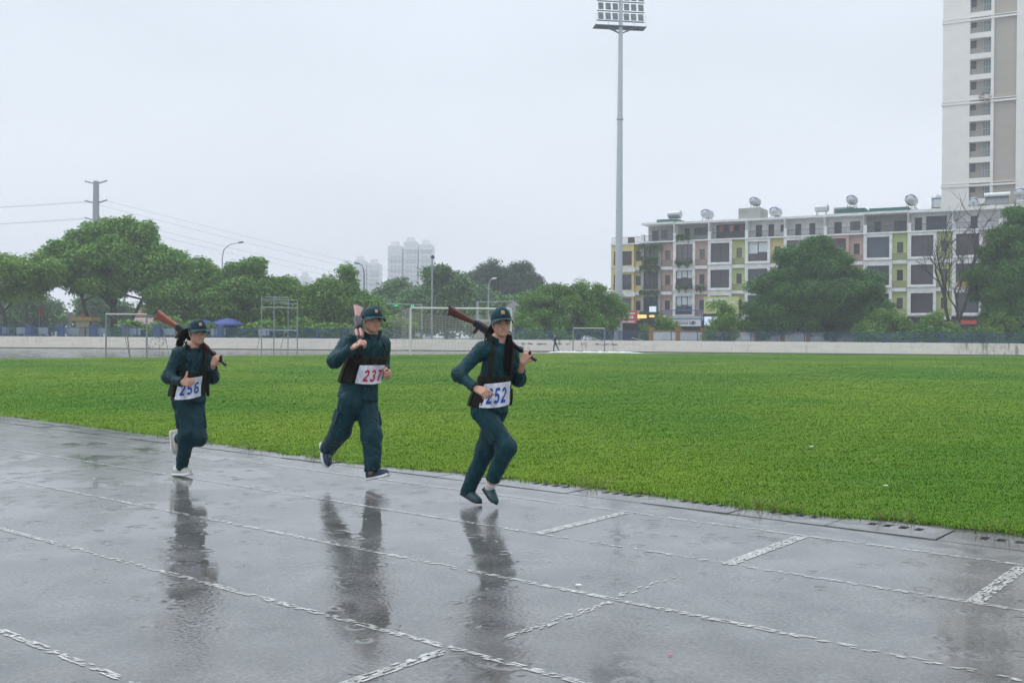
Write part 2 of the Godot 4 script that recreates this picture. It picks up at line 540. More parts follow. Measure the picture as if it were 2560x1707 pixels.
func make_wall() -> void:
	var n := 2048
	var h := 32
	var f := FastNoiseLite.new()
	f.seed = 2; f.frequency = 0.05; f.fractal_octaves = 4
	var out := PackedByteArray(); out.resize(n * h * 3)
	var total := (WALL[1] - WALL[0]).length() + (WALL[2] - WALL[1]).length()
	for x in n:
		var wx: float = -66.0 + 132.5 * x / n
		# where the photograph shows mildew: a dark seam about the middle of the length, black runs near the end
		var seam := smoothstep(-2.0, 0.5, wx) * (1.0 - smoothstep(9.0, 11.5, wx))
		var runs := smoothstep(39.5, 40.5, wx) * (0.35 + 0.65 * smoothstep(0.0, 0.25, f.get_noise_2d(x * 3.0, 900)))
		for y in h:
			var v := float(y) / h                      # 0 top
			var d := 0.10 * f.get_noise_2d(x * 0.6, y * 2.0)
			var streak := f.get_noise_2d(x * 2.2, 300.0 + y * 0.25)
			d += maxf(0.0, streak - 0.28) * 1.4 * (0.3 + 1.2 * seam)
			var line := 0.33 + 0.06 * f.get_noise_1d(x * 0.9)
			d += (0.14 + 1.5 * seam) * maxf(0.0, f.get_noise_2d(x * 1.4, 555.0) + 0.22) * exp(-pow((v - line) / 0.07, 2.0))
			d += runs * clampf(0.75 + f.get_noise_2d(x * 3.5, 40.0 + y * 0.6) - v * 0.25, 0.0, 1.0) * 0.75
			if wx > -34.0 and wx < -32.2: d += maxf(0.0, f.get_noise_2d(x * 4.0, y * 2.0)) * 1.3
			d = clampf(d, -0.08, 0.9)
			var c := Color(0.84, 0.785, 0.69).lerp(Color(0.09, 0.085, 0.07), maxf(d, 0.0)) * (1.0 - minf(d, 0.0))
			c = c.linear_to_srgb()
			var i := (y * n + x) * 3
			out[i] = int(c.r * 255); out[i + 1] = int(c.g * 255); out[i + 2] = int(c.b * 255)
	var m := StandardMaterial3D.new()
	m.albedo_texture = tex(Image.create_from_data(n, h, false, Image.FORMAT_RGB8, out))
	m.roughness = 0.75
	var w := thing("perimeter_wall", "long low cream concrete wall stained with mildew behind the sports field", "wall")
	var b := MB.new()
	var run := 0.0
	for i in 2:
		var p: Vector3 = WALL[i]
		var q: Vector3 = WALL[i + 1]
		var d := (q - p).normalized()
		var nn := Vector3(-d.z, 0, d.x)
		var u0 := run / total
		run += (q - p).length()
		var u1 := run / total
		b.quad(p + nn * 0.13, q + nn * 0.13, q + nn * 0.13 + Vector3.UP * 1.08, p + nn * 0.13 + Vector3.UP * 1.08)
		b.uv.append_array([Vector2(u0, 1), Vector2(u1, 1), Vector2(u1, 0), Vector2(u0, 0)])
		b.quad(p + nn * 0.13 + Vector3.UP * 1.08, q + nn * 0.13 + Vector3.UP * 1.08, q - nn * 0.13 + Vector3.UP * 1.08, p - nn * 0.13 + Vector3.UP * 1.08)
		b.uv.append_array([Vector2(u0, 0.03), Vector2(u1, 0.03), Vector2(u1, 0.0), Vector2(u0, 0.0)])
		b.quad(q - nn * 0.13, p - nn * 0.13, p - nn * 0.13 + Vector3.UP * 1.08, q - nn * 0.13 + Vector3.UP * 1.08)
		b.uv.append_array([Vector2(u1, 1), Vector2(u0, 1), Vector2(u0, 0), Vector2(u1, 0)])
	part(b, "wall_face", m, w)
	var ft := MB.new()                       # low dark strip drawn for the dark gap line along the wall base
	for i in 2:
		var p: Vector3 = WALL[i]
		var q: Vector3 = WALL[i + 1]
		ft.bar(p + Vector3(0, 0.03, 0.2), q + Vector3(0, 0.03, 0.2), 0.14, 0.07)
	part(ft, "base_gap_strip", mat(0.07, 0.065, 0.06, 0.5), w)
	# blue railing
	M.blue = mat(0.035, 0.085, 0.20, 0.45)
	var rail := thing("railing", "blue steel railing of thin upright bars along the wall top", "railing")
	var len := 2.4
	var pb := MB.new()
	pb.span(0, len, 0.82, 0.88, -0.025, 0.025)
	pb.span(0, len, 0.06, 0.10, -0.02, 0.02)
	var x := 0.05
	while x < len:
		pb.span(x, x + 0.022, 0.10, 0.82, -0.011, 0.011)
		x += 0.098
	var panel := pb.mesh()
	var post := MB.new().span(-0.035, 0.035, 0, 0.93, -0.035, 0.035).mesh()
	for i in 2:
		var p: Vector3 = WALL[i]
		var q: Vector3 = WALL[i + 1]
		var d := (q - p).normalized()
		var k := int((q - p).length() / len)
		for j in k + 1:
			var at := p + d * len * j + Vector3.UP * 1.08
			var turn := atan2(-d.z, d.x)
			var o := put(panel, "bar_panel", M.blue, rail)
			o.position = at; o.rotation.y = turn
			o.set_meta("kind", "stuff")
			o = put(post, "post", M.blue, rail)
			o.position = at; o.rotation.y = turn

func ring_frame(b: MB, pts: Array, r: float) -> void:
	for i in pts.size() - 1: b.rod(pts[i], pts[i + 1], r, 8)

func make_frames() -> void:
	var white := mat(0.62, 0.62, 0.58, 0.45)
	var steel := mat(0.22, 0.25, 0.27, 0.5)
	var net := mat(0.50, 0.48, 0.43, 0.8)
	# the white goal
	var g := thing("football_goal", "big white football goal with a net standing on the lawn", "goal", Vector3(-7.2, 0, -72.5), deg_to_rad(6))
	for s in [0.0, 7.15]: part(MB.new().rod(Vector3(s, 0, 0), Vector3(s, 3.36, 0), 0.075, 10), "post", white, g)
	part(MB.new().rod(Vector3(0, 3.36, 0), Vector3(7.15, 3.36, 0), 0.07, 10), "crossbar", white, g)
	for s in [0.0, 7.15]:
		part(MB.new().rod(Vector3(s, 2.6, 0), Vector3(s - 1.6 if s == 0.0 else s + 0.3, 2.35, -1.9), 0.03), "net_stay", steel, g)
	var nb := MB.new()
	for side in 3:
		for k in 22:
			var t := k / 21.0
			if side == 0:             # back, sagging
				for seg in 12:
					var a := seg / 12.0
					var e := (seg + 1) / 12.0
					var ya := lerpf(3.2, 0.1, t) - sin(a * PI) * 0.45 * (1.0 - t)
					var ye := lerpf(3.2, 0.1, t) - sin(e * PI) * 0.45 * (1.0 - t)
					nb.rod(Vector3(-0.6 + a * 8.0, ya, -1.0 - 1.0 * t), Vector3(-0.6 + e * 8.0, ye, -1.0 - 1.0 * t), 0.011, 3)
			elif side == 1:           # roof strands
				nb.rod(Vector3(t * 7.15, 3.36, 0), Vector3(-0.6 + t * 8.0, 3.2 - sin(t * PI) * 0.45, -1.0), 0.011, 3)
			else:                     # sides
				nb.rod(Vector3(0, lerpf(3.3, 0.1, t), 0), Vector3(-1.5 + 0.5 * t, lerpf(2.75, 0.1, t), -1.6), 0.012, 3)
				nb.rod(Vector3(7.15, lerpf(3.3, 0.1, t), 0), Vector3(7.4, lerpf(2.75, 0.1, t), -1.6), 0.011, 3)
	for k in 34:
		var t := k / 33.0
		nb.rod(Vector3(-0.6 + t * 8.0, 3.2 - sin(t * PI) * 0.45, -1.0), Vector3(-0.6 + t * 8.0, 0.1, -2.0), 0.011, 3)
	part(nb, "net", net, g).set_meta("kind", "stuff")
	# the narrow training goals
	var spots := [[Vector3(-23.1, 0, -58.2), 2.36, 2.5, 0.05, "narrow rusty training goal at the corner of the lawn"], [Vector3(5.5, 0, -92.0), 2.82, 2.16, 0.05, "small grey training goal in front of the mildewed wall"]]
	for s in spots:
		var t := thing("training_goal", s[4], "goal", s[0], deg_to_rad(-3))
		for k in 2: part(MB.new().rod(Vector3(k * s[1], 0, 0), Vector3(k * s[1], s[2], 0), 0.052, 8), "post", steel, t)
		part(MB.new().rod(Vector3(0, s[2], 0), Vector3(s[1], s[2], 0), 0.05, 8), "crossbar", mat(0.42, 0.42, 0.40, 0.4), t)
		for k in 2: part(MB.new().tube(PackedVector3Array([Vector3(k * s[1], s[2], 0), Vector3(k * s[1] + 0.25, s[2] - 0.12, -0.3), Vector3(k * s[1] + 0.6, s[2] - 0.5, -0.7), Vector3(k * s[1] + 0.9, 0.05, -1.1)]), PackedFloat32Array([0.02, 0.02, 0.02, 0.02]), 6), "back_stay", steel, t)
		part(MB.new().rod(Vector3(0.02, 0.03, -1.0), Vector3(s[1] + 0.9, 0.03, -1.1), 0.02), "ground_bar", steel, t)
	var lp := part(MB.new().rod(Vector3.ZERO, Vector3(-0.28, 1.75, -0.1), 0.035, 7, 0.03), "leaning_pole", mat(0.22, 0.17, 0.12, 0.7))
	lp.position = Vector3(-21.75, 0.0, -58.3)
	tag(lp, "thin brown pole leaning inside the narrow rusty training goal", "pole")
	# scaffold tower
	var sc := thing("scaffold_tower", "grey pipe scaffold with an upper railing standing before the wall", "scaffold", Vector3(-22.4, 0, -91.5))
	for p in [[0.0, 0.0, 4.85], [1.1, 0.0, 4.85], [2.1, -1.2, 4.75], [2.95, -1.2, 4.5], [3.2, 0.0, 4.5]]:
		part(MB.new().rod(Vector3(p[0], 0, p[1]), Vector3(p[0], p[2], p[1]), 0.055 if p[1] == 0.0 else 0.045, 7), "upright", steel, sc)
	for p in [[0.0, 3.2, 3.85, 0.0, 0.045], [0.0, 3.2, 1.85, 0.0, 0.04], [0.0, 2.1, 4.8, -1.2, 0.03], [0.0, 3.2, 4.55, 0.0, 0.03], [0.0, 2.1, 4.4, -0.6, 0.025], [1.1, 3.2, 4.2, 0.0, 0.025]]:
		part(MB.new().rod(Vector3(p[0], p[2], p[3]), Vector3(p[1], p[2] - 0.06, p[3]), p[4], 6), "cross_pipe", mat(0.36, 0.39, 0.40, 0.45), sc)
	for k in 7: part(MB.new().rod(Vector3(2.9, 0.95 + k * 0.42, -0.3), Vector3(3.2, 0.95 + k * 0.42, 0.0), 0.02), "rung", steel, sc)
	for p in [[0.0, 0.32], [1.1, 1.45], [3.2, 2.9]]: part(MB.new().rod(Vector3(p[0], 3.55, 0.02), Vector3(p[1], 3.84, 0.02), 0.022), "gusset", steel, sc)
	for p in [[0.0, -0.35], [2.1, 1.75]]: part(MB.new().rod(Vector3(p[0], 1.9, -0.1), Vector3(p[1], 0.0, 0.35), 0.028), "raking_leg", steel, sc)
	# crumpled sheet at the foot of the wall
	var sh := MB.new()
	var f := FastNoiseLite.new()
	f.seed = 6; f.frequency = 0.35
	var cols := 60
	for i in cols + 1:
		for j in 6:
			var u := float(i) / cols
			var e := sin(clampf(u * 9.0, 0, 1) * PI * 0.5) * sin(clampf((1.0 - u) * 4.0, 0, 1) * PI * 0.5)
			var y := 0.02 + e * (0.10 + 0.16 * absf(f.get_noise_2d(u * 26.0, j * 3.0))) * sin(PI * (j + 0.5) / 6.0)
			sh.vert(Vector3(u * 8.6, y, -1.1 * (j / 5.0) * (0.5 + 0.5 * e)), Vector3.UP)
	for i in cols:
		for j in 5:
			var a := i * 6 + j
			sh.tri3(a, a + 6, a + 7); sh.tri3(a, a + 7, a + 1)
	var st := SurfaceTool.new()
	st.create_from(sh.mesh(), 0)
	st.generate_normals()
	var so_ := put(st.commit(), "plastic_sheet", mat(0.70, 0.72, 0.76, 0.35))
	so_.position = Vector3(2.95, -0.004, -87.4)
	so_.rotation.y = deg_to_rad(4)
	tag(so_, "long crumpled white plastic sheet lying on the far track", "sheet")
	for p in [[Vector3(6.9, 1.08, -95.2), Vector3(8.0, 1.08, -95.2), 0.42], [Vector3(11.1, 1.08, -95.1), Vector3(12.1, 1.08, -95.1), 0.24]]:
		var o := part(MB.new().bar(p[0] + Vector3(0, p[2] + 0.02, 0.18), p[1] + Vector3(0, 0.03, 0.18), 0.05, 0.05), "fallen_pipe", mat(0.6, 0.6, 0.58, 0.4))
		tag(o, "thin pale pipe slanting down against the blue railing", "pipe", "pale pipes leaning on the railing")

func flood_mast() -> void:
	var steel := mat(0.46, 0.50, 0.53, 0.45, 0.1)
	var dark := mat(0.14, 0.17, 0.20, 0.5)
	var t := thing("floodlight_mast", "tall grey steel floodlight mast rising behind the blue railing", "light mast", Vector3(11.43, 0, -110), deg_to_rad(8))
	part(MB.new().tube(PackedVector3Array([Vector3.ZERO, Vector3(0, 15.6, 0), Vector3(0, 34.6, 0), Vector3(0, 40.5, 0)]), PackedFloat32Array([0.45, 0.36, 0.22, 0.2]), 16), "pole", steel, t)
	for y in [15.0, 24.8]: part(MB.new().lathe(Vector3(0, y, 0), [[0.3, -0.1], [0.37, -0.1], [0.37, 0.1], [0.3, 0.1]], 16), "flange", steel, t)
	part(MB.new().lathe(Vector3(0, 0.0, 0), [[0.8, 0.0], [0.8, 0.06], [0.46, 0.08], [0.46, 0.5]], 16), "base_plate", steel, t)
	for k in 46: part(MB.new().span(-0.62 + k * 0.003, -0.30, 15 + k * 0.42, 15.02 + k * 0.42, -0.012, 0.012), "rung", steel, t)
	# platform and rows of lamps facing the field from behind
	part(MB.new().span(-2.85, 2.75, 34.62, 34.72, -1.0, 0.4), "platform", dark, t)
	for p in [[-1, 1], [1, 1], [-1, -1], [1, -1]]: part(MB.new().rod(Vector3(p[0] * 0.2, 34.0, 0), Vector3(p[0] * 1.5, 34.62, p[1] * 0.35), 0.06), "strut", dark, t)
	for s in [-2.8, -1.4, 1.4, 2.7]: part(MB.new().rod(Vector3(s, 34.7, 0.38), Vector3(s, 35.8, 0.38), 0.02), "guard_post", steel, t)
	for y in [35.25, 35.8]: part(MB.new().rod(Vector3(-2.8, y, 0.38), Vector3(2.7, y, 0.38), 0.018), "guard_rail", steel, t)
	var lampm := mat(0.27, 0.30, 0.31, 0.5)
	var lb := MB.new().box(Vector3.ZERO, Vector3(0.56, 0.72, 0.14), Basis(Vector3.RIGHT, -0.3))
	for k in 6: lb.box(Vector3(0, -0.3 + k * 0.12, 0.09 - (-0.3 + k * 0.12) * 0.3), Vector3(0.5, 0.03, 0.08))
	var lm := lb.mesh()
	for row in 5:
		var y := 35.25 + row * 1.04
		part(MB.new().bar(Vector3(-2.6, y, 0), Vector3(2.6, y, 0), 0.1, 0.1), "lamp_bar", dark, t)
		for k in 6:
			var x: float = [-2.2, -1.4, -0.62, 0.62, 1.4, 2.2][k]
			var o := put(lm, "flood_lamp", lampm, t)
			o.position = Vector3(x, y + 0.50, 0.05)

func lamp_post(label: String, where: Vector3, h: float, reach: float, m: Material, head: Color, head_size := 0.5) -> void:
	var t := thing("street_lamp", label, "street lamp", where)
	var p := PackedVector3Array([Vector3.ZERO, Vector3(0, h * 0.5, 0), Vector3(0, h * 0.86, 0), Vector3(reach * 0.1, h * 0.93, 0), Vector3(reach * 0.4, h * 0.975, 0), Vector3(reach, h, 0)])
	part(MB.new().tube(p, PackedFloat32Array([0.14, 0.1, 0.085, 0.075, 0.06, 0.05]), 8), "pole", m, t)
	var hm := mat(head.r, head.g, head.b, 0.5)
	part(MB.new().ball(Vector3(reach + signf(reach) * head_size * 0.6, h + 0.02, 0), Vector3(head_size, 0.12, 0.2), Basis(Vector3.BACK, 0.12 * signf(reach)), 6, 10), "lamp_head", hm, t)

# ---------------------------------------------------------------- the street front
func holed(b: MB, x0: float, x1: float, y0: float, y1: float, z: float, holes: Array, depth: float) -> MB:
	# a wall face with rectangular openings [x0, x1, y0, y1] and their reveals
	var xs := [x0, x1]
	var ys := [y0, y1]
	for h in holes:
		for q in [h[0], h[1]]: if not xs.has(q): xs.append(q)
		for q in [h[2], h[3]]: if not ys.has(q): ys.append(q)
	xs.sort(); ys.sort()
	for i in xs.size() - 1:
		for j in ys.size() - 1:
			var cx: float = (xs[i] + xs[i + 1]) * 0.5
			var cy: float = (ys[j] + ys[j + 1]) * 0.5
			var open := false
			for h in holes:
				if cx > h[0] and cx < h[1] and cy > h[2] and cy < h[3]: open = true
			if not open:
				b.quad(Vector3(xs[i], ys[j], z), Vector3(xs[i + 1], ys[j], z), Vector3(xs[i + 1], ys[j + 1], z), Vector3(xs[i], ys[j + 1], z))
	for h in holes:
		var a := Vector3(h[0], h[2], z)
		var c := Vector3(h[1], h[3], z)
		var d := Vector3(0, 0, -depth)
		b.quad(Vector3(a.x, a.y, z), Vector3(a.x, c.y, z), Vector3(a.x, c.y, z) + d, Vector3(a.x, a.y, z) + d)
		b.quad(Vector3(c.x, c.y, z), Vector3(c.x, a.y, z), Vector3(c.x, a.y, z) + d, Vector3(c.x, c.y, z) + d)
		b.quad(Vector3(c.x, a.y, z), Vector3(a.x, a.y, z), Vector3(a.x, a.y, z) + d, Vector3(c.x, a.y, z) + d)
		b.quad(Vector3(a.x, c.y, z), Vector3(c.x, c.y, z), Vector3(c.x, c.y, z) + d, Vector3(a.x, c.y, z) + d)
	return b

func window(parent: Node, x0: float, x1: float, y0: float, y1: float, z: float, cols: int, rows: int, blind := 0.0, glass: Material = null) -> void:
	var pick: Material = glass if glass else M.glass
	if not glass or x1 - x0 > 1.5: pick = [M.glass, M.curtain, M.drape, M.glass, M.curtain, M.glass_blue][rng.randi() % 6]
	var o := part(MB.new().span(x0, x1, y0, y1, z - 0.02, z), "window", pick, parent)
	var f := MB.new()
	var w := 0.05
	for k in cols + 1:
		var x := lerpf(x0 + w * 0.5, x1 - w * 0.5, float(k) / cols)
		f.span(x - w * 0.5, x + w * 0.5, y0, y1, z + 0.003, z + 0.05)
	for k in rows + 1:
		var y := lerpf(y0 + w * 0.5, y1 - w * 0.5, float(k) / rows)
		f.span(x0, x1, y - w * 0.5, y + w * 0.5, z + 0.006, z + 0.045)
	part(f, "frame", M.frame, o)
	if blind > 0.0:
		for k in cols:
			var a := lerpf(x0, x1, float(k) / cols) + 0.06
			var c := lerpf(x0, x1, float(k + 1) / cols) - 0.06
			part(MB.new().span(a, c, lerpf(y1, y0, blind * (1.0 - 0.12 * (k % 2))), y1 - 0.05, z + 0.0015, z + 0.0025), "blind", M.blind, o)

func balcony(parent: Node, x0: float, x1: float, y: float, z: float, m: Material) -> void:
	var b := MB.new()
	b.span(x0, x1, y + 0.82, y + 0.87, z - 0.02, z + 0.02)
	b.span(x0, x1, y + 0.06, y + 0.10, z - 0.02, z + 0.02)
	var x := x0
	while x < x1:
		b.span(x, x + 0.025, y + 0.10, y + 0.82, z - 0.012, z + 0.012)
		x += 0.13
	part(b, "balcony_rail", m, parent)

func townhouse(u0: float, w: float, wall: Material, bay: Material, label: String, opt: Dictionary) -> Node3D:
	var t := thing("townhouse", label, "house", Vector3(14.78, 0, -152.08) + FD * u0, FTURN, "row of townhouses behind the street trees")
	var top: float = opt.get("top", 15.1)
	var strip: float = opt.get("strip", 1.8)         # the narrow coloured strip beside the bay
	var flip: bool = opt.get("flip", false)          # strip on the near end instead of the far end
	var b0 := 0.02 if not flip else strip
	var b1 := w - strip - 0.02 if not flip else w - 0.02
	var s0 := b1 if not flip else 0.0
	var s1 := w if not flip else b0
	var floors := [4.3, 7.95, 11.55]
	var tops := [7.3, 10.95, 14.7] if opt.get("tall", true) else [7.1, 10.6, 14.0]
	# the coloured strip with its small windows
	var holes := []
	var sx := (s0 + s1) * 0.5
	for k in 3: holes.append([sx - 0.38, sx + 0.38, floors[k] + 1.02, floors[k] + 2.42])
	part(holed(MB.new(), s0, s1, 4.3, top, -0.12, holes, 0.15), "strip_wall", wall, t)
	for k in 3:
		var h: Array = holes[k]
		window(t, h[0], h[1], h[2], h[3], -0.26, 1, 2)
		if opt.get("rails", true): balcony(t, s0 + 0.05, s1 - 0.05, floors[k] + 0.05, 0.28, M.iron)
		part(MB.new().span(s0 + 0.02, s1 - 0.02, floors[k] - 0.42, floors[k] + 0.05, -0.12, 0.34), "balcony_slab", M.white_wall, t)
	# the bay of large windows
	var bh := []
	for k in 3: bh.append([b0 + 0.42, b1 - 0.36, floors[k] + 0.45, tops[k]])
	part(holed(MB.new(), b0, b1, 4.3, top, 0.38, bh, 0.35), "bay_wall", bay, t)
	part(MB.new().span(b0, b0 + 0.004, 4.3, top, -0.2, 0.378).span(b1 - 0.004, b1, 4.3, top, -0.2, 0.378), "bay_side", bay, t)
	for k in 3:
		var h: Array = bh[k]
		window(t, h[0], h[1], h[2], h[3], 0.06, opt.get("cols", 3), opt.get("rows", 1), opt.get("blinds", [0, 0, 0])[k], opt.get("glass", null))
		part(MB.new().span(b0 - 0.03, b1 + 0.03, floors[k] + 0.12, floors[k] + 0.24, 0.39, 0.52), "sill_band", M.white_wall, t)
		if opt.get("bay_rails", false): balcony(t, h[0], h[1], h[2] - 0.1, 0.44, M.iron)
	# body, floor slab, shop front
	part(MB.new().span(0.003, w - 0.003, 4.3, top - 0.02, -11.0, -0.42), "house_body", opt.get("side", wall), t)
	part(MB.new().span(0.003, w - 0.003, 0.0, 4.28, -11.0, -1.2), "shop_front", M.shop, t)
	part(MB.new().span(-0.02, w + 0.02, top, top + 0.2, -11.0, 0.5), "cornice", M.white_wall, t)
	if opt.get("crown", true):
		var rz := -2.6
		var rh := []
		for r in opt.get("doors", [[0.7, 1.5, 15.35, 17.3], [2.2, 4.2, 16.2, 17.3]]): rh.append(r)
		part(holed(MB.new(), 0.0, w, 15.3, 17.75, rz, rh, 0.12), "roof_room", opt.get("roof_wall", M.white_wall), t)
		for r in rh: window(t, r[0], r[1], r[2], r[3], rz - 0.1, 2, 1)
		part(MB.new().span(-0.01, w + 0.01, 17.75, 18.05 + opt.get("lift", 0.0), -10.5, opt.get("eave", -0.6)), "roof_slab", M.white_wall, t)
		part(MB.new().span(0.0, 0.42, 15.3, 16.35, -0.2, 0.36).span(w - 0.02, w - 0.003, 15.3, 17.75, -2.6, 0.1), "parapet_post", M.white_wall, t)
		part(MB.new().span(0.003, w - 0.003, 15.3, 17.75, -10.5, -2.75), "roof_body", M.white_wall, t)
		balcony(t, 0.45, w - 0.05, 15.3, 0.2, M.iron)
	return t

func tank(label: String, u: float, y: float, z: float, r: float, len: float, along: bool, band: bool) -> void:
	# a steel water tank lying on a frame; seen from its domed end, or from the side when along
	var t := thing("water_tank", label, "water tank", Vector3(14.78, y - r - 0.45, -152.08) + FD * u + FN * z, FTURN + (PI / 2 if along else 0.0), "steel water tanks on the roofs")
	var b := MB.new()
	r *= 0.88
	var o := Vector3(0, r + 0.45, 0)
	b.lathe(o, [[0.02, -len * 0.5 - r * 0.42], [r * 0.55, -len * 0.5 - r * 0.34], [r * 0.88, -len * 0.5 - r * 0.16], [r, -len * 0.5], [r, -len * 0.17], [r * 1.025, -len * 0.15], [r, -len * 0.13], [r, len * 0.13], [r * 1.025, len * 0.15], [r, len * 0.17], [r, len * 0.5], [r * 0.88, len * 0.5 + r * 0.16], [r * 0.55, len * 0.5 + r * 0.34], [0.02, len * 0.5 + r * 0.42]], 20, Basis(Vector3.RIGHT, Vector3.BACK, Vector3.DOWN))
	part(b, "drum", M.tank, t)
	if band:
		var a := MB.new()
		var pts := PackedVector3Array()
		var rad := PackedFloat32Array()
		for k in 13:
			var th := lerpf(0.25, PI - 0.25, k / 12.0)
			pts.append(o + Vector3(cos(th) * r * 0.84, sin(th) * r * 0.62 + r * 0.1, len * 0.5 + r * 0.22)); rad.append(0.07)
		a.tube(pts, rad, 6)
		part(a, "print_band", M.blue_print, t)
	var s := MB.new()
	for k in [[-1, -1], [1, -1], [-1, 1], [1, 1]]: s.bar(Vector3(k[0] * r * 0.75, 0, k[1] * len * 0.4), Vector3(k[0] * r * 0.55, 0.75, k[1] * len * 0.4), 0.06, 0.06)
	s.bar(Vector3(-r, 0.05, -len * 0.4), Vector3(r, 0.05, -len * 0.4), 0.06, 0.06).bar(Vector3(-r, 0.05, len * 0.4), Vector3(r, 0.05, len * 0.4), 0.06, 0.06)
	part(s, "stand", M.iron, t)

func sign_text(parent: Node, s: String, x: float, y: float, z: float, h: float, m: Material, squeeze := 1.0) -> void:
	var tm := TextMesh.new()
	var f := SystemFont.new()
	f.font_names = PackedStringArray(["Droid Sans"])
	f.font_weight = 700
	tm.font = f
	tm.text = s
	tm.font_size = 64
	tm.pixel_size = h / 64.0
	tm.depth = 0.012
	var o := put(tm, "lettering", m, parent)
	o.position = Vector3(x, y, z)
	o.scale.x = squeeze

func make_street() -> void:
	M.white_wall = mottled(lin(0.64, 0.64, 0.63), lin(0.84, 0.84, 0.84), 0.7, 4.0, 61)
	M.pink = mottled(lin(0.48, 0.335, 0.28), lin(0.57, 0.41, 0.35), 0.75, 4.0, 62)
	M.lime = mottled(lin(0.47, 0.53, 0.20), lin(0.56, 0.60, 0.26), 0.75, 4.0, 63)
	M.yellow = mottled(lin(0.60, 0.50, 0.22), lin(0.69, 0.58, 0.29), 0.75, 4.0, 64)
	M.grey_wall = mottled(lin(0.30, 0.30, 0.28), lin(0.40, 0.40, 0.37), 0.75, 4.0, 65)
	M.glass = mat(0.035, 0.042, 0.052, 0.12)
	M.curtain = mat(0.075, 0.07, 0.072, 0.3)
	M.drape = mottled(lin(0.13, 0.12, 0.115), lin(0.22, 0.205, 0.20), 0.35, 0.5, 66, 2.0)
	M.glass_blue = mat(0.06, 0.085, 0.105, 0.15)
	rng.seed = 19
	M.frame = mat(0.05, 0.05, 0.055, 0.5)
	M.blind = mat(0.62, 0.68, 0.68, 0.7)
	M.iron = mat(0.06, 0.065, 0.075, 0.5)
	M.shop = mat(0.05, 0.055, 0.06, 0.3)
	M.tank = mat(0.50, 0.51, 0.52, 0.42, 0.7)
	M.blue_print = mat(0.04, 0.10, 0.42, 0.4)
	M.green_roof = mat(0.03, 0.12, 0.095, 0.5)
	# end house, lower than the rest
	var y := townhouse(0.0, 4.66, M.yellow, M.yellow, "yellow end townhouse with a flat railed roof beside the floodlight mast", {"top": 14.95, "crown": false, "strip": 1.0, "cols": 2, "bay_rails": true, "rails": false, "tall": false})
	balcony(y, 0.05, 4.6, 15.2, 0.3, M.frame)
	part(MB.new().span(2.0, 2.8, 15.15, 16.2, -2.0, -1.2), "roof_box", mat(0.10, 0.07, 0.06), y)
	for k in 3: part(MB.new().span(1.0, 3.9, [4.3, 7.95, 11.55][k] - 0.62, [4.3, 7.95, 11.55][k] + 0.05, 0.4, 0.62), "white_balcony", M.white_wall, y)
	var v := townhouse(4.72, 4.86, M.pink, M.grey_wall, "pink townhouse with balconies overgrown by hanging vines", {"roof_wall": M.grey_wall, "eave": 0.2, "doors": [[0.6, 1.6, 15.35, 17.2], [2.0, 3.0, 15.9, 17.2]], "bay_rails": true})
	for k in 5: vine(Vector3(14.78, 0, -152.08) + FD * (4.72 + 1.45) + FN * 0.62, [15.0, 11.9, 8.3, 5.2, 13.2][k], [2.0, 1.55, 1.55, 1.45, 1.3][k], [1.0, 0.9, 0.85, 1.2, 1.0][k], k)
	part(MB.new().span(1.8, 4.9, 18.06, 18.6, -6, -1.2), "roof_shed", M.green_roof, v)
	townhouse(9.62, 5.1, M.pink, M.white_wall, "pink townhouse with white framed windows and half lowered pale blinds", {"flip": false, "blinds": [0.55, 0.42, 0.0], "cols": 3, "rows": 2, "bay_rails": true, "roof_wall": M.grey_wall, "eave": -0.4})
	for k in 4: vine(Vector3(14.78, 0, -152.08) + FD * (9.62 + [1.7, 1.8, 4.2, 1.6][k]) + FN * 0.6, [12.4, 8.9, 8.8, 16.2][k], [1.3, 1.2, 0.6, 1.0][k], [0.6, 0.5, 0.5, 0.7][k], 10 + k, "pale blinds")
	var d := townhouse(14.76, 5.31, M.lime, M.white_wall, "white townhouse with a lime strip and a dark glazed laundry room on top", {"glass": M.curtain, "cols": 2, "doors": [[0.3, 5.0, 15.35, 17.6]]})
	part(MB.new().span(3.7, 6.85, 18.06, 19.7, -6.0, -2.0), "stair_house", M.grey_wall, d)
	townhouse(20.09, 5.31, M.yellow, M.white_wall, "white townhouse with a yellow strip half hidden by the broad dark tree", {"blinds": [0, 0, 0.6], "cols": 2, "doors": [[0.7, 1.6, 15.35, 17.3], [2.5, 3.3, 15.35, 17.3], [4.2, 4.8, 16.2, 17.2]]})
	townhouse(25.42, 5.31, M.pink, M.white_wall, "white topped townhouse hidden below its roof by the broad dark tree", {"doors": [[0.9, 1.7, 15.35, 17.2], [2.8, 3.6, 15.35, 17.2]]})
	var e := townhouse(30.75, 5.1, M.pink, M.pink, "pink townhouse beside the bare branches with a green metal roof shed", {"doors": [[0.8, 1.8, 15.35, 17.2], [2.9, 4.2, 16.0, 17.2]], "lift": 0.06})
	part(MB.new().span(1.2, 5.05, 18.12, 18.75, -5.0, -0.9), "roof_shed", M.green_roof, e)
	part(MB.new().span(0.2, 2.8, 18.12, 19.5, -9.0, -5.2), "stair_house", M.grey_wall, e)
	var g := townhouse(35.87, 5.42, M.lime, M.white_wall, "white townhouse with a lime strip and a long green roof above its veranda", {"cols": 1, "roof_wall": M.grey_wall, "eave": 0.1, "doors": [[0.9, 1.7, 15.35, 17.0], [3.4, 4.9, 15.6, 17.0]]})
	part(MB.new().span(0.5, 5.4, 18.06, 18.6, -5.0, -0.8), "roof_shed", M.green_roof, g)
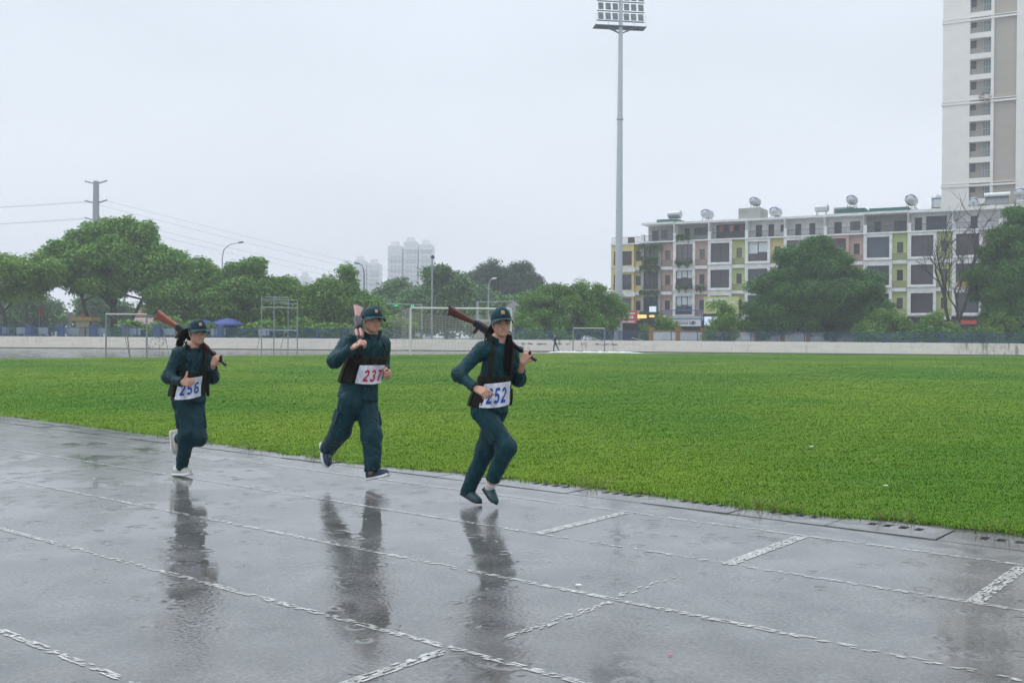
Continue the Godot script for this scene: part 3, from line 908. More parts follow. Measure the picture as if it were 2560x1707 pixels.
	townhouse(41.33, 5.3, M.lime, M.white_wall, "white townhouse with a lime strip behind the crown of the bare tree", {"glass": M.curtain, "cols": 2, "lift": 0.1, "doors": [[0.5, 1.4, 15.35, 17.3], [1.9, 4.4, 15.6, 17.4]]})
	townhouse(46.66, 5.3, M.pink, M.white_wall, "pink townhouse with white framed dark windows behind the bare trunk", {"glass": M.curtain, "cols": 2, "lift": 0.15, "doors": [[1.9, 2.7, 15.6, 17.2]]})
	townhouse(51.99, 5.3, M.pink, M.white_wall, "pink townhouse partly covered by the leafy tree at the street end", {"lift": 0.15, "doors": [[0.8, 1.7, 15.6, 17.2]]})
	townhouse(57.32, 5.3, M.lime, M.white_wall, "last townhouse of the row with a lime strip behind the leafy tree", {"lift": 0.15})
	# roof furniture
	tank("steel tank lying sideways on the green roof shed of the vine house", 8.5, 19.6, -3.5, 0.68, 1.7, true, false)
	tank("round ended steel tank with blue print on the pink house with blinds", 13.6, 19.35, -3.0, 0.78, 2.0, false, true)
	tank("round ended steel tank standing on top of the stair house", 20.3, 20.9, -4.0, 0.72, 1.8, false, true)
	tank("round ended steel tank with blue print beside the stair house", 23.5, 19.15, -3.0, 0.78, 2.0, false, true)
	tank("small steel tank lying sideways between the two plain white roofs", 29.8, 19.3, -3.0, 0.6, 1.5, true, false)
	tank("round ended steel tank above the grey stair house and green shed", 33.3, 20.6, -5.8, 0.74, 1.8, false, true)
	tank("round ended steel tank with blue print above the long green roof", 41.4, 19.75, -2.6, 0.82, 2.0, false, true)
	tank("low round ended steel tank with blue print near the bare crown", 48.95, 18.95, -2.2, 0.66, 1.6, false, true)
	tank("large round ended steel tank beside the white solar heater", 54.2, 19.75, -2.2, 0.82, 2.0, false, true)
	var up := thing("upright_water_tank", "upright ribbed steel tank with a blue band on the roof", "water tank", Vector3(14.78, 18.16, -152.08) + FD * 44.4 + FN * -3.0, FTURN, "steel water tanks on the roofs")
	part(MB.new().lathe(Vector3(0, 0.35, 0), [[0.55, 0], [0.6, 0.05], [0.6, 0.45], [0.62, 0.48], [0.6, 0.51], [0.6, 0.95], [0.62, 0.98], [0.6, 1.01], [0.6, 1.5], [0.3, 1.72], [0.02, 1.75]], 20), "drum", M.tank, up)
	part(MB.new().lathe(Vector3(0, 0.35, 0), [[0.605, 1.06], [0.607, 1.07], [0.607, 1.22], [0.605, 1.23]], 20), "print_band", M.blue_print, up)
	part(MB.new().span(-0.5, -0.42, 0, 0.35, -0.5, 0.5).span(0.42, 0.5, 0, 0.35, -0.5, 0.5), "stand", M.iron, up)
	var sol := thing("solar_heater", "white solar water heater drum on a frame above the end roofs", "solar heater", Vector3(14.78, 18.2, -152.08) + FD * 51.5 + FN * -2.4, FTURN)
	part(MB.new().rod(Vector3(-1.4, 1.55, 0), Vector3(1.6, 1.55, 0), 0.26, 14), "drum", mat(0.8, 0.8, 0.8, 0.35), sol)
	part(MB.new().box(Vector3(0.1, 0.75, 0.5), Vector3(2.7, 0.06, 1.6), Basis(Vector3.RIGHT, 0.75)), "collector", mat(0.10, 0.115, 0.13, 0.3), sol)
	for x in [-1.2, 1.4]: part(MB.new().bar(Vector3(x, 0, -0.2), Vector3(x, 1.4, -0.1), 0.05, 0.05), "stand", M.iron, sol)
	for k in 6:
		var gm := part(MB.new().box(Vector3(0, -0.42, 0), Vector3([0.5, 0.42, 0.55, 0.5, 0.46, 0.52][k], [0.8, 0.7, 0.9, 0.75, 0.85, 0.6][k], 0.05)), "hanging_garment", mat([0.3, 0.06, 0.35, 0.02, 0.20, 0.55][k], [0.10, 0.06, 0.16, 0.02, 0.07, 0.5][k], [0.09, 0.08, 0.14, 0.03, 0.08, 0.5][k]))
		gm.position = Vector3(14.78, 17.3, -152.08) + FD * (16.1 + k * 0.75) + FN * -1.6
		gm.rotation.y = FTURN
		tag(gm, "garment drying on the terrace of the dark glazed laundry room", "garment", "laundry on the terrace")
	# shop signs
	var red := mat(0.62, 0.05, 0.06, 0.5)
	var pale := mat(0.72, 0.72, 0.74, 0.5)
	var base := Vector3(14.78, 0, -152.08)
	var s1 := thing("shop_sign", "red shop sign with pale lettering under the yellow end house", "sign", base + FD * 3.05 + FN * 0.9, FTURN)
	part(MB.new().span(-1.35, 1.3, 3.4, 5.25, -0.06, 0.06), "board", red, s1)
	for k in 3: part(MB.new().span(-1.1, [1.05, 0.8, 0.95][k], [4.75, 4.1, 3.55][k], [4.98, 4.5, 3.75][k], 0.061, 0.08), "text_band", pale, s1)
	var lit := mat(0.9, 0.7, 0.3, 0.5)
	lit.emission_enabled = true
	lit.emission = Color(1.0, 0.80, 0.45)
	lit.emission_energy_multiplier = 0.8
	for k in 4:
		var o := part(MB.new().span(0, [1.35, 0.75, 0.5, 0.7][k], 0, [0.5, 0.3, 0.22, 0.2][k], -0.05, 0.05), "lit_sign", lit)
		o.position = base + FD * [4.5, 6.3, 8.4, 8.1][k] + FN * 0.9 + Vector3.UP * [4.15, 4.3, 4.3, 4.0][k]
		o.rotation.y = FTURN
		tag(o, "warm yellow lit sign panel glowing under the vine house", "sign", "lit yellow sign panels")
	var wl := mat(0.8, 0.84, 0.9, 0.5)
	wl.emission_enabled = true
	wl.emission = Color(0.8, 0.88, 1.0)
	wl.emission_energy_multiplier = 0.45
	var wb := part(MB.new().span(0, 1.0, 0, 0.8, -0.1, 0.1), "box_sign", wl)
	wb.position = base + FD * 6.35 + FN * 1.0 + Vector3.UP * 5.05
	wb.rotation.y = FTURN
	tag(wb, "small white box sign under the vine covered balconies", "sign")
	var bl := mat(0.05, 0.20, 0.50, 0.45)
	var s2 := thing("framed_sign", "white dental sign with dark lettering inside a blue pipe frame", "sign", base + FD * 11.7 + FN * 1.4, FTURN)
	part(MB.new().span(-2.7, 2.65, 5.2, 5.34, -0.06, 0.06).span(2.5, 2.65, 3.0, 5.2, -0.06, 0.06).span(-2.7, -2.55, 3.0, 5.2, -0.06, 0.06).span(-2.55, 2.5, 3.95, 4.07, -0.06, 0.06), "frame", bl, s2)
	part(MB.new().span(-2.55, 2.5, 3.0, 3.95, -0.03, 0.03), "board", pale, s2)
	part(MB.new().span(-2.5, 2.45, 4.1, 4.42, -0.03, 0.03), "upper_board", mat(0.45, 0.44, 0.45, 0.6), s2)
	sign_text(s2, "RĂNG HÀM MẶT", -0.1, 3.40, 0.034, 0.55, mat(0.05, 0.07, 0.16), 0.9)
	part(MB.new().span(-1.3, 1.1, 3.76, 3.82, 0.031, 0.04), "small_print", mat(0.2, 0.22, 0.3), s2)
	var s3 := thing("lit_shop_sign", "black shop front with bright white lit sign panels", "sign", base + FD * 17.0 + FN * 0.9, FTURN)
	part(MB.new().span(-2.6, 2.8, 2.4, 4.7, -0.08, 0.05), "board", mat(0.02, 0.025, 0.035, 0.35), s3)
	for k in [[-2.45, -1.3, 3.1, 4.35], [-1.25, -0.3, 3.85, 4.3], [-1.2, -0.75, 3.12, 3.36], [-0.6, 0.2, 3.12, 3.4], [0.9, 1.3, 4.0, 4.15], [1.8, 2.3, 4.1, 4.3], [2.1, 2.7, 3.75, 3.9], [0.8, 2.7, 3.5, 3.56]]:
		part(MB.new().span(k[0], k[1], k[2], k[3], 0.052, 0.09), "light_panel", wl, s3)
	var s4 := thing("billboard", "pale lime billboard above the black lit shop front", "sign", base + FD * 16.9 + FN * 0.7, FTURN)
	part(MB.new().span(-2.5, 2.5, 4.85, 7.1, -0.06, 0.06), "board", mottled(lin(0.50, 0.56, 0.28), lin(0.60, 0.62, 0.24), 0.5, 3.0, 70), s4)
	part(MB.new().span(-2.5, 2.5, 7.1, 7.16, -0.07, 0.09).span(-2.5, 2.5, 4.79, 4.85, -0.07, 0.09), "edge_bar", mat(0.62, 0.62, 0.15), s4)
	for k in [[-1.9, -1.3, 6.55, 6.95], [-1.0, 0.9, 6.62, 6.9], [-1.8, -1.3, 6.2, 6.4], [-0.6, 0.2, 6.2, 6.38], [1.3, 1.9, 6.25, 6.4]]:
		part(MB.new().span(k[0], k[1], k[2], k[3], 0.061, 0.075), "print_patch", pale, s4)
	for k in 3:
		var o := part(MB.new().span(-0.9, 0.9, 0, 0.5, -0.05, 0.05), "fascia_sign", [mat(0.55, 0.30, 0.04), mat(0.55, 0.08, 0.05), mat(0.1, 0.22, 0.5)][k])
		o.position = base + FD * [48.2, 48.7, 53.5][k] + FN * 0.9 + Vector3.UP * [8.1, 3.3, 7.9][k]
		o.rotation.y = FTURN
		tag(o, ["ochre fascia sign across the pink house behind the bare trunk", "red fascia sign low on the house behind the bare trunk", "blue fascia sign among the leaves at the street end"][k], "sign")
	# white garden wall with ochre pillars
	var gw := thing("pillared_wall", "white garden wall with ochre pillars and coping behind the railing", "wall", Vector3(14.6, 0, -107.5), deg_to_rad(6.5))
	var ochre := mat(0.42, 0.21, 0.05, 0.7)
	for k in 18:
		var x := k * 2.86
		part(MB.new().span(x - 0.22, x + 0.22, 0, 2.3, -0.2, 0.2).span(x - 0.32, x + 0.32, 2.3, 2.42, -0.28, 0.28), "pillar", ochre, gw)
		part(MB.new().span(x + 0.22, x + 2.64, 0, 2.02, -0.08, 0.08), "panel", M.white_wall, gw)
		part(MB.new().span(x + 0.22, x + 2.64, 2.02, 2.12, -0.12, 0.12), "coping", ochre, gw)

func make_tower() -> void:
	var o := Vector3(69.08, 0, -165.0)
	var t := thing("apartment_tower", "tall beige apartment tower rising beyond the townhouse roofs", "tower", o, FTURN)
	var pale := mottled(lin(0.71, 0.69, 0.655), lin(0.77, 0.75, 0.715), 0.75, 6.0, 81)
	var tan := mottled(lin(0.38, 0.345, 0.30), lin(0.42, 0.38, 0.335), 0.75, 6.0, 82)
	part(MB.new().span(0, 4.0, 0, 66, -22, 0), "wall_slab", pale, t)
	part(MB.new().span(7.05, 7.48, 0, 66, -22, 0), "pier", pale, t)
	part(MB.new().span(7.48, 10.68, 0, 66, -22, -0.35), "tan_panel", tan, t)
	part(MB.new().span(10.68, 26.0, 0, 66, -22, 0), "end_wall", pale, t)
	part(MB.new().span(4.0, 7.05, 0, 66, -22, -1.3), "recess_wall", tan, t)
	var band := MB.new().span(4.0, 7.05, 0, 0.85, -1.29, -0.02).mesh()
	var small := MB.new().span(4.1, 4.85, 0, 1.15, -1.29, -1.22).mesh()
	var large := MB.new().span(5.85, 6.98, 0, 2.05, -1.29, -1.2).mesh()
	var bars := MB.new()
	for k in 4: bars.span(5.85 + k * 0.36, 5.89 + k * 0.36, 0.0, 2.05, -1.19, -1.15)
	bars.span(5.85, 6.98, 1.0, 1.05, -1.19, -1.14)
	var barm := bars.mesh()
	var wash := [mat(0.22, 0.26, 0.27, 0.4), mat(0.16, 0.20, 0.21, 0.3), mat(0.27, 0.27, 0.30, 0.5)]
	for k in 19:
		var y := 0.95 + k * 3.288
		put(band, "spandrel", pale, t).position.y = y + 2.2
		put(small, "small_window", M.glass, t).position.y = y + 0.95
		var w := put(large, "window", wash[k % 3], t)
		w.position.y = y + 0.06
		put(barm, "frame", M.blind, w)
	for k in 4:
		var y := 12.55 + k * 13.15
		part(MB.new().span(-0.12, 10.68, y, y + 0.3, -22.1, 0.14).span(-0.08, 10.68, y + 0.5, y + 0.62, -22.1, 0.1), "cornice", pale, t)
	var bush := shrub_mesh(91)
	var pl := thing("balcony_plant", "reddish flowering plant spilling from a balcony of the beige tower", "plant", o + FD * 6.3 + FN * 0.1 + Vector3.UP * 39.6, 0)
	var mm := put(bush, "foliage", mottled(lin(0.10, 0.10, 0.04), lin(0.28, 0.07, 0.10), 0.7, 0.8, 92), pl)
	mm.scale = Vector3.ONE * 0.95

func far_towers() -> void:
	var m := mat(0.78, 0.79, 0.80, 0.7)
	var haze_pale := mat(0.50, 0.52, 0.55, 0.5)  # window tone paled towards the haze, in the colour itself
	var rr := RandomNumberGenerator.new()
	rr.seed = 12
	for s in [[Vector3(-70, 0, -700), 32.0, 65.5, 3, "tall pale tower block fading into the haze behind the trees"], [Vector3(-112, 0, -750), 30.0, 56.0, 3, "lower pale tower block fading into the haze beside the tall one"], [Vector3(-163, 0, -780), 15.0, 46.0, 2, "faint short tower block almost lost in the haze"]]:
		var t := thing("distant_tower", s[4], "tower", s[0], 0.0, "tower blocks in the haze")
		var w: float = s[1]
		var h: float = s[2]
		var n: int = s[3]
		for k in n:
			var x0 := -w * 0.5 + w / n * k
			var hh: float = h - [3.0, 0.0, 2.0][k]
			part(MB.new().span(x0 + 0.6, x0 + w / n - 0.6, 0, hh, -18, -1.5 * (k % 2)), "wing", m, t)
			part(MB.new().span(x0 + w / n * 0.2, x0 + w / n * 0.7, hh, hh + 3.4, -12, -5), "lift_house", m, t)
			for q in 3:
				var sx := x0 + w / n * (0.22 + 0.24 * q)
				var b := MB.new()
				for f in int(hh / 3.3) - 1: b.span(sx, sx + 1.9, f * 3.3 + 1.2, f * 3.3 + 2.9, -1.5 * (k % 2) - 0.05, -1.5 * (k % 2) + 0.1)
				part(b, "window_column", haze_pale, t).set_meta("kind", "stuff")
			for f in int(hh / 3.3): if f % 2 == 0: part(MB.new().span(x0 + 0.3, x0 + w / n - 0.3, f * 3.3 + 0.6, f * 3.3 + 1.0, -2.5, -1.5 * (k % 2) + 0.8), "balcony_slab", m, t)

# ---------------------------------------------------------------- trees and plants
func clump_mesh(seed_: int, leaves: int, size: float, reach: Vector3, slim := 0.5) -> ArrayMesh:
	var r := RandomNumberGenerator.new()
	r.seed = seed_
	var b := MB.new()
	for k in leaves:
		var d := Vector3(r.randfn(), r.randfn(), r.randfn()).normalized()
		var o := d * reach * pow(r.randf(), 0.4)
		var out := (d + Vector3(r.randf_range(-0.6, 0.6), r.randf_range(-0.75, 0.15), r.randf_range(-0.6, 0.6))).normalized()
		var sd := out.cross(Vector3(r.randf_range(-1, 1), r.randf_range(0.2, 1), r.randf_range(-1, 1))).normalized()
		var up := sd.cross(out)
		if up.dot(d * 0.7 + Vector3.UP) < 0.0:
			up = -up; sd = -sd
		var l := size * r.randf_range(0.7, 1.25)
		var w := l * slim
		var nn := (up + d * 0.4 + Vector3.UP * 0.25).normalized()
		var i := b.vert(o, nn); b.vert(o + out * l * 0.5 + sd * w * 0.5 + up * l * 0.06, nn); b.vert(o + out * l - up * l * 0.1, nn); b.vert(o + out * l * 0.5 - sd * w * 0.5 + up * l * 0.06, nn)
		b.tri3(i, i + 1, i + 2); b.tri3(i, i + 2, i + 3)
	return b.mesh()

func leaf_material(g: Color) -> StandardMaterial3D:
	var m := mat(1, 1, 1, 0.5)
	m.vertex_color_use_as_albedo = true
	m.backlight_enabled = true
	m.backlight = g
	m.metallic_specular = 0.4
	return m

func limb(b: MB, r: RandomNumberGenerator, a: Vector3, z: Vector3, r0: float, r1: float, bend := 0.12) -> PackedVector3Array:
	var p := PackedVector3Array()
	var rad := PackedFloat32Array()
	var off := Vector3(r.randf_range(-1, 1), r.randf_range(-0.3, 0.3), r.randf_range(-1, 1)) * bend * (z - a).length()
	for k in 6:
		var t := k / 5.0
		p.append(a.lerp(z, t) + off * sin(t * PI) + Vector3.DOWN * 0.0)
		rad.append(lerpf(r0, r1, t))
	b.tube(p, rad, 7)
	return p

# lobes: [x, y, z, rx, ry, rz] round the foot of the tree; tones: dark and light leaf colour (linear)
func tree(called: String, label: String, group: String, where: Vector3, trunks: Array, lobes: Array, clumps: Array, spacing: float, leaf: Color, seed_: int, bark: Material, gaps := -0.30, flat_ := 1.0) -> Node3D:
	var t := thing(called, label, "tree", where, 0.0, group)
	var r := RandomNumberGenerator.new()
	r.seed = seed_
	var gap := FastNoiseLite.new()
	gap.seed = seed_; gap.frequency = 0.42; gap.fractal_octaves = 2
	var b := MB.new()
	for k in trunks.size():                      # [foot x, foot z, top x, top y, top z, radius]
		var q: Array = trunks[k]
		var top := Vector3(q[2], q[3], q[4])
		limb(b, r, Vector3(q[0], -0.1, q[1]), top, q[5], q[5] * 0.62, 0.05)
		for j in lobes.size():
			var l: Array = lobes[j]
			var c := Vector3(l[0], l[1], l[2])
			if trunks.size() > 1 and j % trunks.size() != k: continue
			var m := limb(b, r, top + Vector3.DOWN * r.randf_range(0.0, 0.5), c, q[5] * 0.42, 0.06)
			for w in 4:
				var d := Vector3(r.randf_range(-1, 1), r.randf_range(-0.25, 0.8), r.randf_range(-1, 1)).normalized()
				limb(b, r, m[2 + w % 3], c + d * Vector3(l[3], l[4], l[5]) * 0.8, 0.07, 0.02)
	part(b, "trunk", bark, t)
	var xf := []
	for j in lobes.size():
		var l: Array = lobes[j]
		var c := Vector3(l[0], l[1], l[2])
		var e := Vector3(l[3], l[4], l[5])
		var subs := int(clampf(5.6 * (e.x + e.y + e.z) / 3.0, 6, 24))
		for s in subs:
			var u := Vector3(r.randfn(), r.randfn() * 0.9 + 0.15, r.randfn()).normalized()
			var sc := c + u * e * r.randf_range(0.55, 0.82)
			var sr := minf(e.x, minf(e.y, e.z)) * r.randf_range(0.30, 0.50) * Vector3(1.15, 0.85 * flat_, 1.15)
			var count := int(4.0 * PI * sr.x * sr.x / (spacing * spacing) * 0.95)
			for q in count:
				var d := Vector3(r.randfn(), r.randfn() + 0.15, r.randfn()).normalized()
				var p := sc + d * sr * (r.randf_range(0.72, 1.08) if r.randf() < 0.86 else r.randf_range(1.08, 1.42))
				if gap.get_noise_3dv(p) < gaps: continue
				var k := r.randf_range(0.75, 1.2)
				var bs := Basis(Vector3.UP, r.randf() * TAU) * Basis(Vector3.RIGHT, r.randf_range(-0.5, 0.5))
				xf.append([Transform3D(bs.scaled(Vector3.ONE * k), p), Color(leaf.r * r.randf_range(0.9, 1.1), leaf.g * r.randf_range(0.95, 1.05), leaf.b)])
	var mm := MultiMesh.new()
	mm.transform_format = MultiMesh.TRANSFORM_3D
	mm.use_colors = true
	mm.mesh = clumps[0]
	mm.instance_count = xf.size()
	for i in xf.size():
		mm.set_instance_transform(i, xf[i][0])
		mm.set_instance_color(i, xf[i][1])
	var o := MultiMeshInstance3D.new()
	o.name = "crown"
	o.multimesh = mm
	o.material_override = clumps[1]
	o.set_meta("kind", "stuff")
	t.add_child(o, true)
	return t

func shrub_mesh(seed_: int) -> ArrayMesh:
	return clump_mesh(seed_, 260, 0.24, Vector3(1.0, 0.8, 0.8), 0.5)

func vine(where: Vector3, y: float, wide: float, deep: float, k: int, of := "") -> void:
	var r := RandomNumberGenerator.new()
	r.seed = 300 + k
	var b := MB.new()
	for q in 720:
		var u := r.randf_range(-1, 1)
		var p := Vector3(u * wide, -absf(r.randfn()) * deep * (0.65 + 0.35 * cos(u * 7.0 + k)) * 0.8, r.randf_range(-0.1, 0.28))
		var l := r.randf_range(0.14, 0.27)
		var d := Vector3(r.randf_range(-0.6, 0.6), -1.0, r.randf_range(-0.2, 0.7)).normalized()
		var sd := d.cross(Vector3(r.randf_range(-1, 1), 0.3, r.randf_range(-1, 1))).normalized()
		b.quad(p, p + d * l * 0.5 + sd * l * 0.3, p + d * l, p + d * l * 0.5 - sd * l * 0.3)
	if not M.has("vine"): M.vine = mottled(lin(0.035, 0.075, 0.02), lin(0.11, 0.19, 0.05), 0.6, 0.7, 93, 2.0)
	var o := part(b, "hanging_vine", M.vine)
	o.position = where + Vector3.UP * y
	o.rotation.y = FTURN
	tag(o, "green vine trailing from a balcony of the overgrown pink house" if not of else "green plants along a balcony of the pink house with %s" % of, "vine", "vines on the overgrown house" if not of else "plants on the pink house balconies")

func shrub(where: Vector3, s: Vector3, leaf: Color, seed_: int, label: String, clumps: Array) -> void:
	var lobes := [[0.0, s.y * 0.55, 0.0, s.x * 0.8, s.y * 0.5, s.z * 0.8], [-s.x * 0.5, s.y * 0.4, 0.1, s.x * 0.5, s.y * 0.4, s.z * 0.6], [s.x * 0.5, s.y * 0.45, 0.0, s.x * 0.5, s.y * 0.4, s.z * 0.6]]
	var t := tree("shrub", label, "shrubs along the wall", where, [[0, 0, 0, s.y * 0.3, 0, 0.06]], lobes, clumps, 0.36, leaf, seed_, M.bark)
	t.set_meta("category", "shrub")

func branch(b: MB, r: RandomNumberGenerator, a: Vector3, d: Vector3, l: float, rad: float, depth: int) -> void:
	var p := PackedVector3Array()
	var rr := PackedFloat32Array()
	var q := a
	var dir := d
	for k in 5:
		p.append(q); rr.append(lerpf(rad, rad * 0.62, k / 4.0))
		dir = (dir + Vector3(r.randf_range(-0.22, 0.22), r.randf_range(-0.10, 0.16), r.randf_range(-0.2, 0.2))).normalized()
		q += dir * l / 4.0
	b.tube(p, rr, 6 if depth > 2 else 4, false)
	if depth == 0: return
	for k in 3 if depth > 1 else 4:
		var at := p[2 + (k + 1) % 3]
		var nd := (dir + Vector3(r.randf_range(-1, 1), r.randf_range(-0.25, 0.55), r.randf_range(-0.8, 0.8)) * 0.85).normalized()
		branch(b, r, at, nd, l * r.randf_range(0.62, 0.8), rad * 0.56, depth - 1)

func make_trees() -> void:
	M.bark = mottled(lin(0.035, 0.03, 0.026), lin(0.085, 0.072, 0.06), 0.7, 0.8, 51)
	var broad := [clump_mesh(1, 18, 0.31, Vector3(0.42, 0.34, 0.42), 0.52), leaf_material(Color(0.42, 0.66, 0.13))]
	var fine := [clump_mesh(2, 26, 0.24, Vector3(0.50, 0.26, 0.50), 0.42), leaf_material(Color(0.30, 0.50, 0.12))]
	var far := [clump_mesh(3, 18, 0.42, Vector3(0.75, 0.55, 0.75), 0.55), leaf_material(Color(0.32, 0.56, 0.16))]
	var gl := "leafy trees behind the wall"
	# trees beyond the corner of the field
	tree("leafy_tree", "low broad tree with yellowish leaves at the wall by the red flag", gl, Vector3(-52.5, 0, -106), [[0, 0, -0.2, 3.6, 0, 0.26], [2.6, 1.0, 2.4, 4.2, 0.5, 0.2]], [[-2.2, 6.4, 0, 2.9, 2.3, 2.6], [1.4, 6.9, 0.4, 2.7, 2.4, 2.6], [3.4, 7.6, -0.6, 2.2, 2.2, 2.2], [-0.4, 8.2, 0, 2.0, 1.6, 2.0], [-5.2, 6.2, 0, 2.4, 2.2, 2.4]], broad, 0.40, Color(0.206, 0.331, 0.048), 401, M.bark, -0.22)
	tree("leafy_tree", "tall spreading bright green tree in front of the power pole", gl, Vector3(-43.6, 0, -111), [[0, 0, 0.3, 4.4, 0, 0.5], [-1.2, 0.4, -3.0, 5.2, 0.2, 0.26], [0.8, 0.2, 3.6, 5.4, 0, 0.26]], [[0, 9.2, 0, 4.6, 3.3, 4.2], [-0.9, 12.6, 0, 1.6, 1.5, 1.6], [-5.6, 8.0, 0, 1.9, 2.0, 2.0], [1.8, 12.9, 0, 1.3, 1.2, 1.3], [-4.3, 8.6, 0.4, 2.7, 2.7, 2.9], [4.3, 8.4, 0.2, 2.9, 2.7, 2.9], [-2.6, 11.3, 0, 2.2, 1.9, 2.2], [0.6, 12.0, -0.4, 1.9, 2.1, 1.9], [2.9, 11.9, 0, 1.7, 1.9, 1.7], [-4.6, 10.2, 0, 1.8, 1.8, 1.8], [5.6, 9.8, 0, 1.7, 1.8, 1.7], [6.3, 6.9, 0.3, 1.5, 1.7, 1.6], [-0.5, 6.6, 1.2, 3.0, 1.7, 2.2]], broad, 0.40, Color(0.183, 0.326, 0.046), 402, M.bark)
	tree("leafy_tree", "dense round green tree beside the pink metal roof", gl, Vector3(-35.0, 0, -109.5), [[0, 0, 0.2, 2.6, 0, 0.28]], [[0, 5.2, 0, 3.5, 3.4, 2.9], [4.2, 5.6, 0, 2.2, 2.6, 2.2], [-1.6, 7.7, 0, 1.9, 1.9, 1.9], [1.9, 7.3, 0, 2.0, 1.9, 2.0], [0.7, 8.7, 0, 1.3, 1.3, 1.3], [-2.6, 4.6, 0.3, 1.6, 2.0, 1.7], [2.7, 4.0, 0.4, 1.9, 2.0, 1.8]], broad, 0.40, Color(0.166, 0.298, 0.048), 403, M.bark)
	tree("leafy_tree", "dense dark green tree behind the grey scaffold", gl, Vector3(-28.8, 0, -109.0), [[0, 0, 0.1, 2.4, 0, 0.28]], [[0, 4.9, 0, 3.6, 3.3, 2.9], [4.0, 5.0, 0, 2.0, 2.4, 2.0], [-1.5, 7.4, 0, 1.7, 1.8, 1.7], [1.0, 7.9, 0, 1.6, 1.7, 1.6], [2.7, 5.4, 0.2, 1.7, 2.1, 1.8], [-2.9, 4.3, 0.3, 1.7, 2.0, 1.8], [2.6, 3.0, 0.5, 1.9, 1.7, 1.8]], broad, 0.40, Color(0.166, 0.298, 0.048), 404, M.bark)
	tree("leafy_tree", "low dark green tree sloping down beside the scaffold", gl, Vector3(-23.6, 0, -108.5), [[0, 0, 0.1, 2.0, 0, 0.22]], [[-0.4, 4.2, 0, 3.1, 2.8, 2.4], [3.0, 4.2, 0, 2.0, 2.2, 2.0], [-1.0, 6.3, 0, 1.6, 1.4, 1.6], [1.9, 3.9, 0.2, 1.9, 2.0, 1.9], [-2.3, 3.0, 0.4, 1.7, 1.7, 1.7]], broad, 0.40, Color(0.166, 0.298, 0.048), 405, M.bark)
	tree("leafy_tree", "peaked green tree under the green headed street lamp", gl, Vector3(-18.6, 0, -108.0), [[0, 0, 0.1, 2.2, 0, 0.24]], [[-0.2, 4.2, 0, 3.1, 3.0, 2.4], [3.6, 3.2, 0, 1.9, 2.2, 1.9], [0.5, 6.8, 0, 1.6, 1.5, 1.6], [0.9, 7.9, 0, 1.0, 1.0, 1.0], [2.2, 3.6, 0.2, 1.9, 2.1, 1.9], [-2.2, 4.9, 0.2, 1.5, 1.6, 1.5], [1.6, 5.6, 0.2, 1.5, 1.4, 1.5]], broad, 0.40, Color(0.166, 0.298, 0.048), 406, M.bark)
	# farther, bluer trees
	var gf := "hazy trees farther off"
	tree("far_tree", "rounded hazy tree below the two distant tower blocks", gf, Vector3(-18.7, 0, -168), [[0, 0, 0, 3.5, 0, 0.3]], [[0, 6.2, 0, 4.2, 3.4, 3.6], [-2.6, 5.4, 0, 2.6, 2.7, 2.6], [2.8, 6.6, 0, 2.2, 2.2, 2.2], [0.3, 9.0, 0, 2.0, 1.5, 2.0]], far, 0.75, Color(0.113, 0.231, 0.048), 411, M.bark)
	tree("far_tree", "light green feathery tree behind the football goal", gf, Vector3(-9.1, 0, -142), [[0, 0, 0, 3.5, 0, 0.3]], [[0, 5.6, 0, 3.0, 3.6, 2.8], [-1.2, 9.0, 0, 1.9, 1.9, 1.9], [1.4, 8.2, 0, 2.0, 2.0, 2.0], [2.6, 4.6, 0.4, 2.2, 2.6, 2.2], [-2.6, 4.2, 0, 2.0, 2.4, 2.0]], far, 0.70, Color(0.119, 0.221, 0.069), 412, M.bark)
	tree("far_tree", "tall dark double crowned tree behind the small hipped roof house", gf, Vector3(-2.4, 0, -192), [[0, 0, -2.0, 6.0, 0, 0.4], [1.0, 0, 3.5, 6.0, 0, 0.35]], [[-3.6, 9.6, 0, 4.2, 3.6, 4.0], [-1.4, 13.2, 0, 3.0, 2.4, 3.0], [3.8, 10.0, 0, 4.0, 3.8, 4.0], [4.2, 13.0, 0, 2.2, 2.4, 2.2], [6.4, 11.2, 0, 1.8, 2.0, 1.8], [0.4, 6.8, 1.0, 5.0, 3.2, 3.6], [-6.2, 7.2, 0, 2.6, 2.6, 2.6]], far, 0.75, Color(0.059, 0.119, 0.049), 413, M.bark, -0.3)
	tree("far_tree", "low light green tree beside the white headed street lamp", gf, Vector3(0.6, 0, -135), [[0, 0, 0, 2.5, 0, 0.2]], [[-1.4, 4.2, 0, 2.6, 2.2, 2.4], [1.4, 4.6, 0, 2.2, 2.2, 2.2], [-4.2, 3.4, 0, 2.2, 1.8, 2.0]], far, 0.65, Color(0.119, 0.221, 0.069), 414, M.bark)
	for k in 15:
		tree("far_tree", ["small hazy tree of the green belt beyond the park roofs", "hazy bush of the green belt beyond the dark tree trunks"][k % 2], "hazy trees of the green belt", Vector3(-96 + k * 8.2, 0, -150 - (k % 3) * 8), [[0, 0, 0, 2.0, 0, 0.15]], [[0, 4.2 + (k % 3) * 0.6, 0, 4.4, 3.4 + (k % 4) * 0.4, 3.0], [-3.0, 3.0, 0, 2.8, 2.6, 2.2], [3.0, 3.4, 0, 2.8, 2.8, 2.2]], far, 0.8, Color(0.127, 0.242, 0.074), 420 + k, M.bark)
	# street trees
	var gs := "street trees before the townhouses"
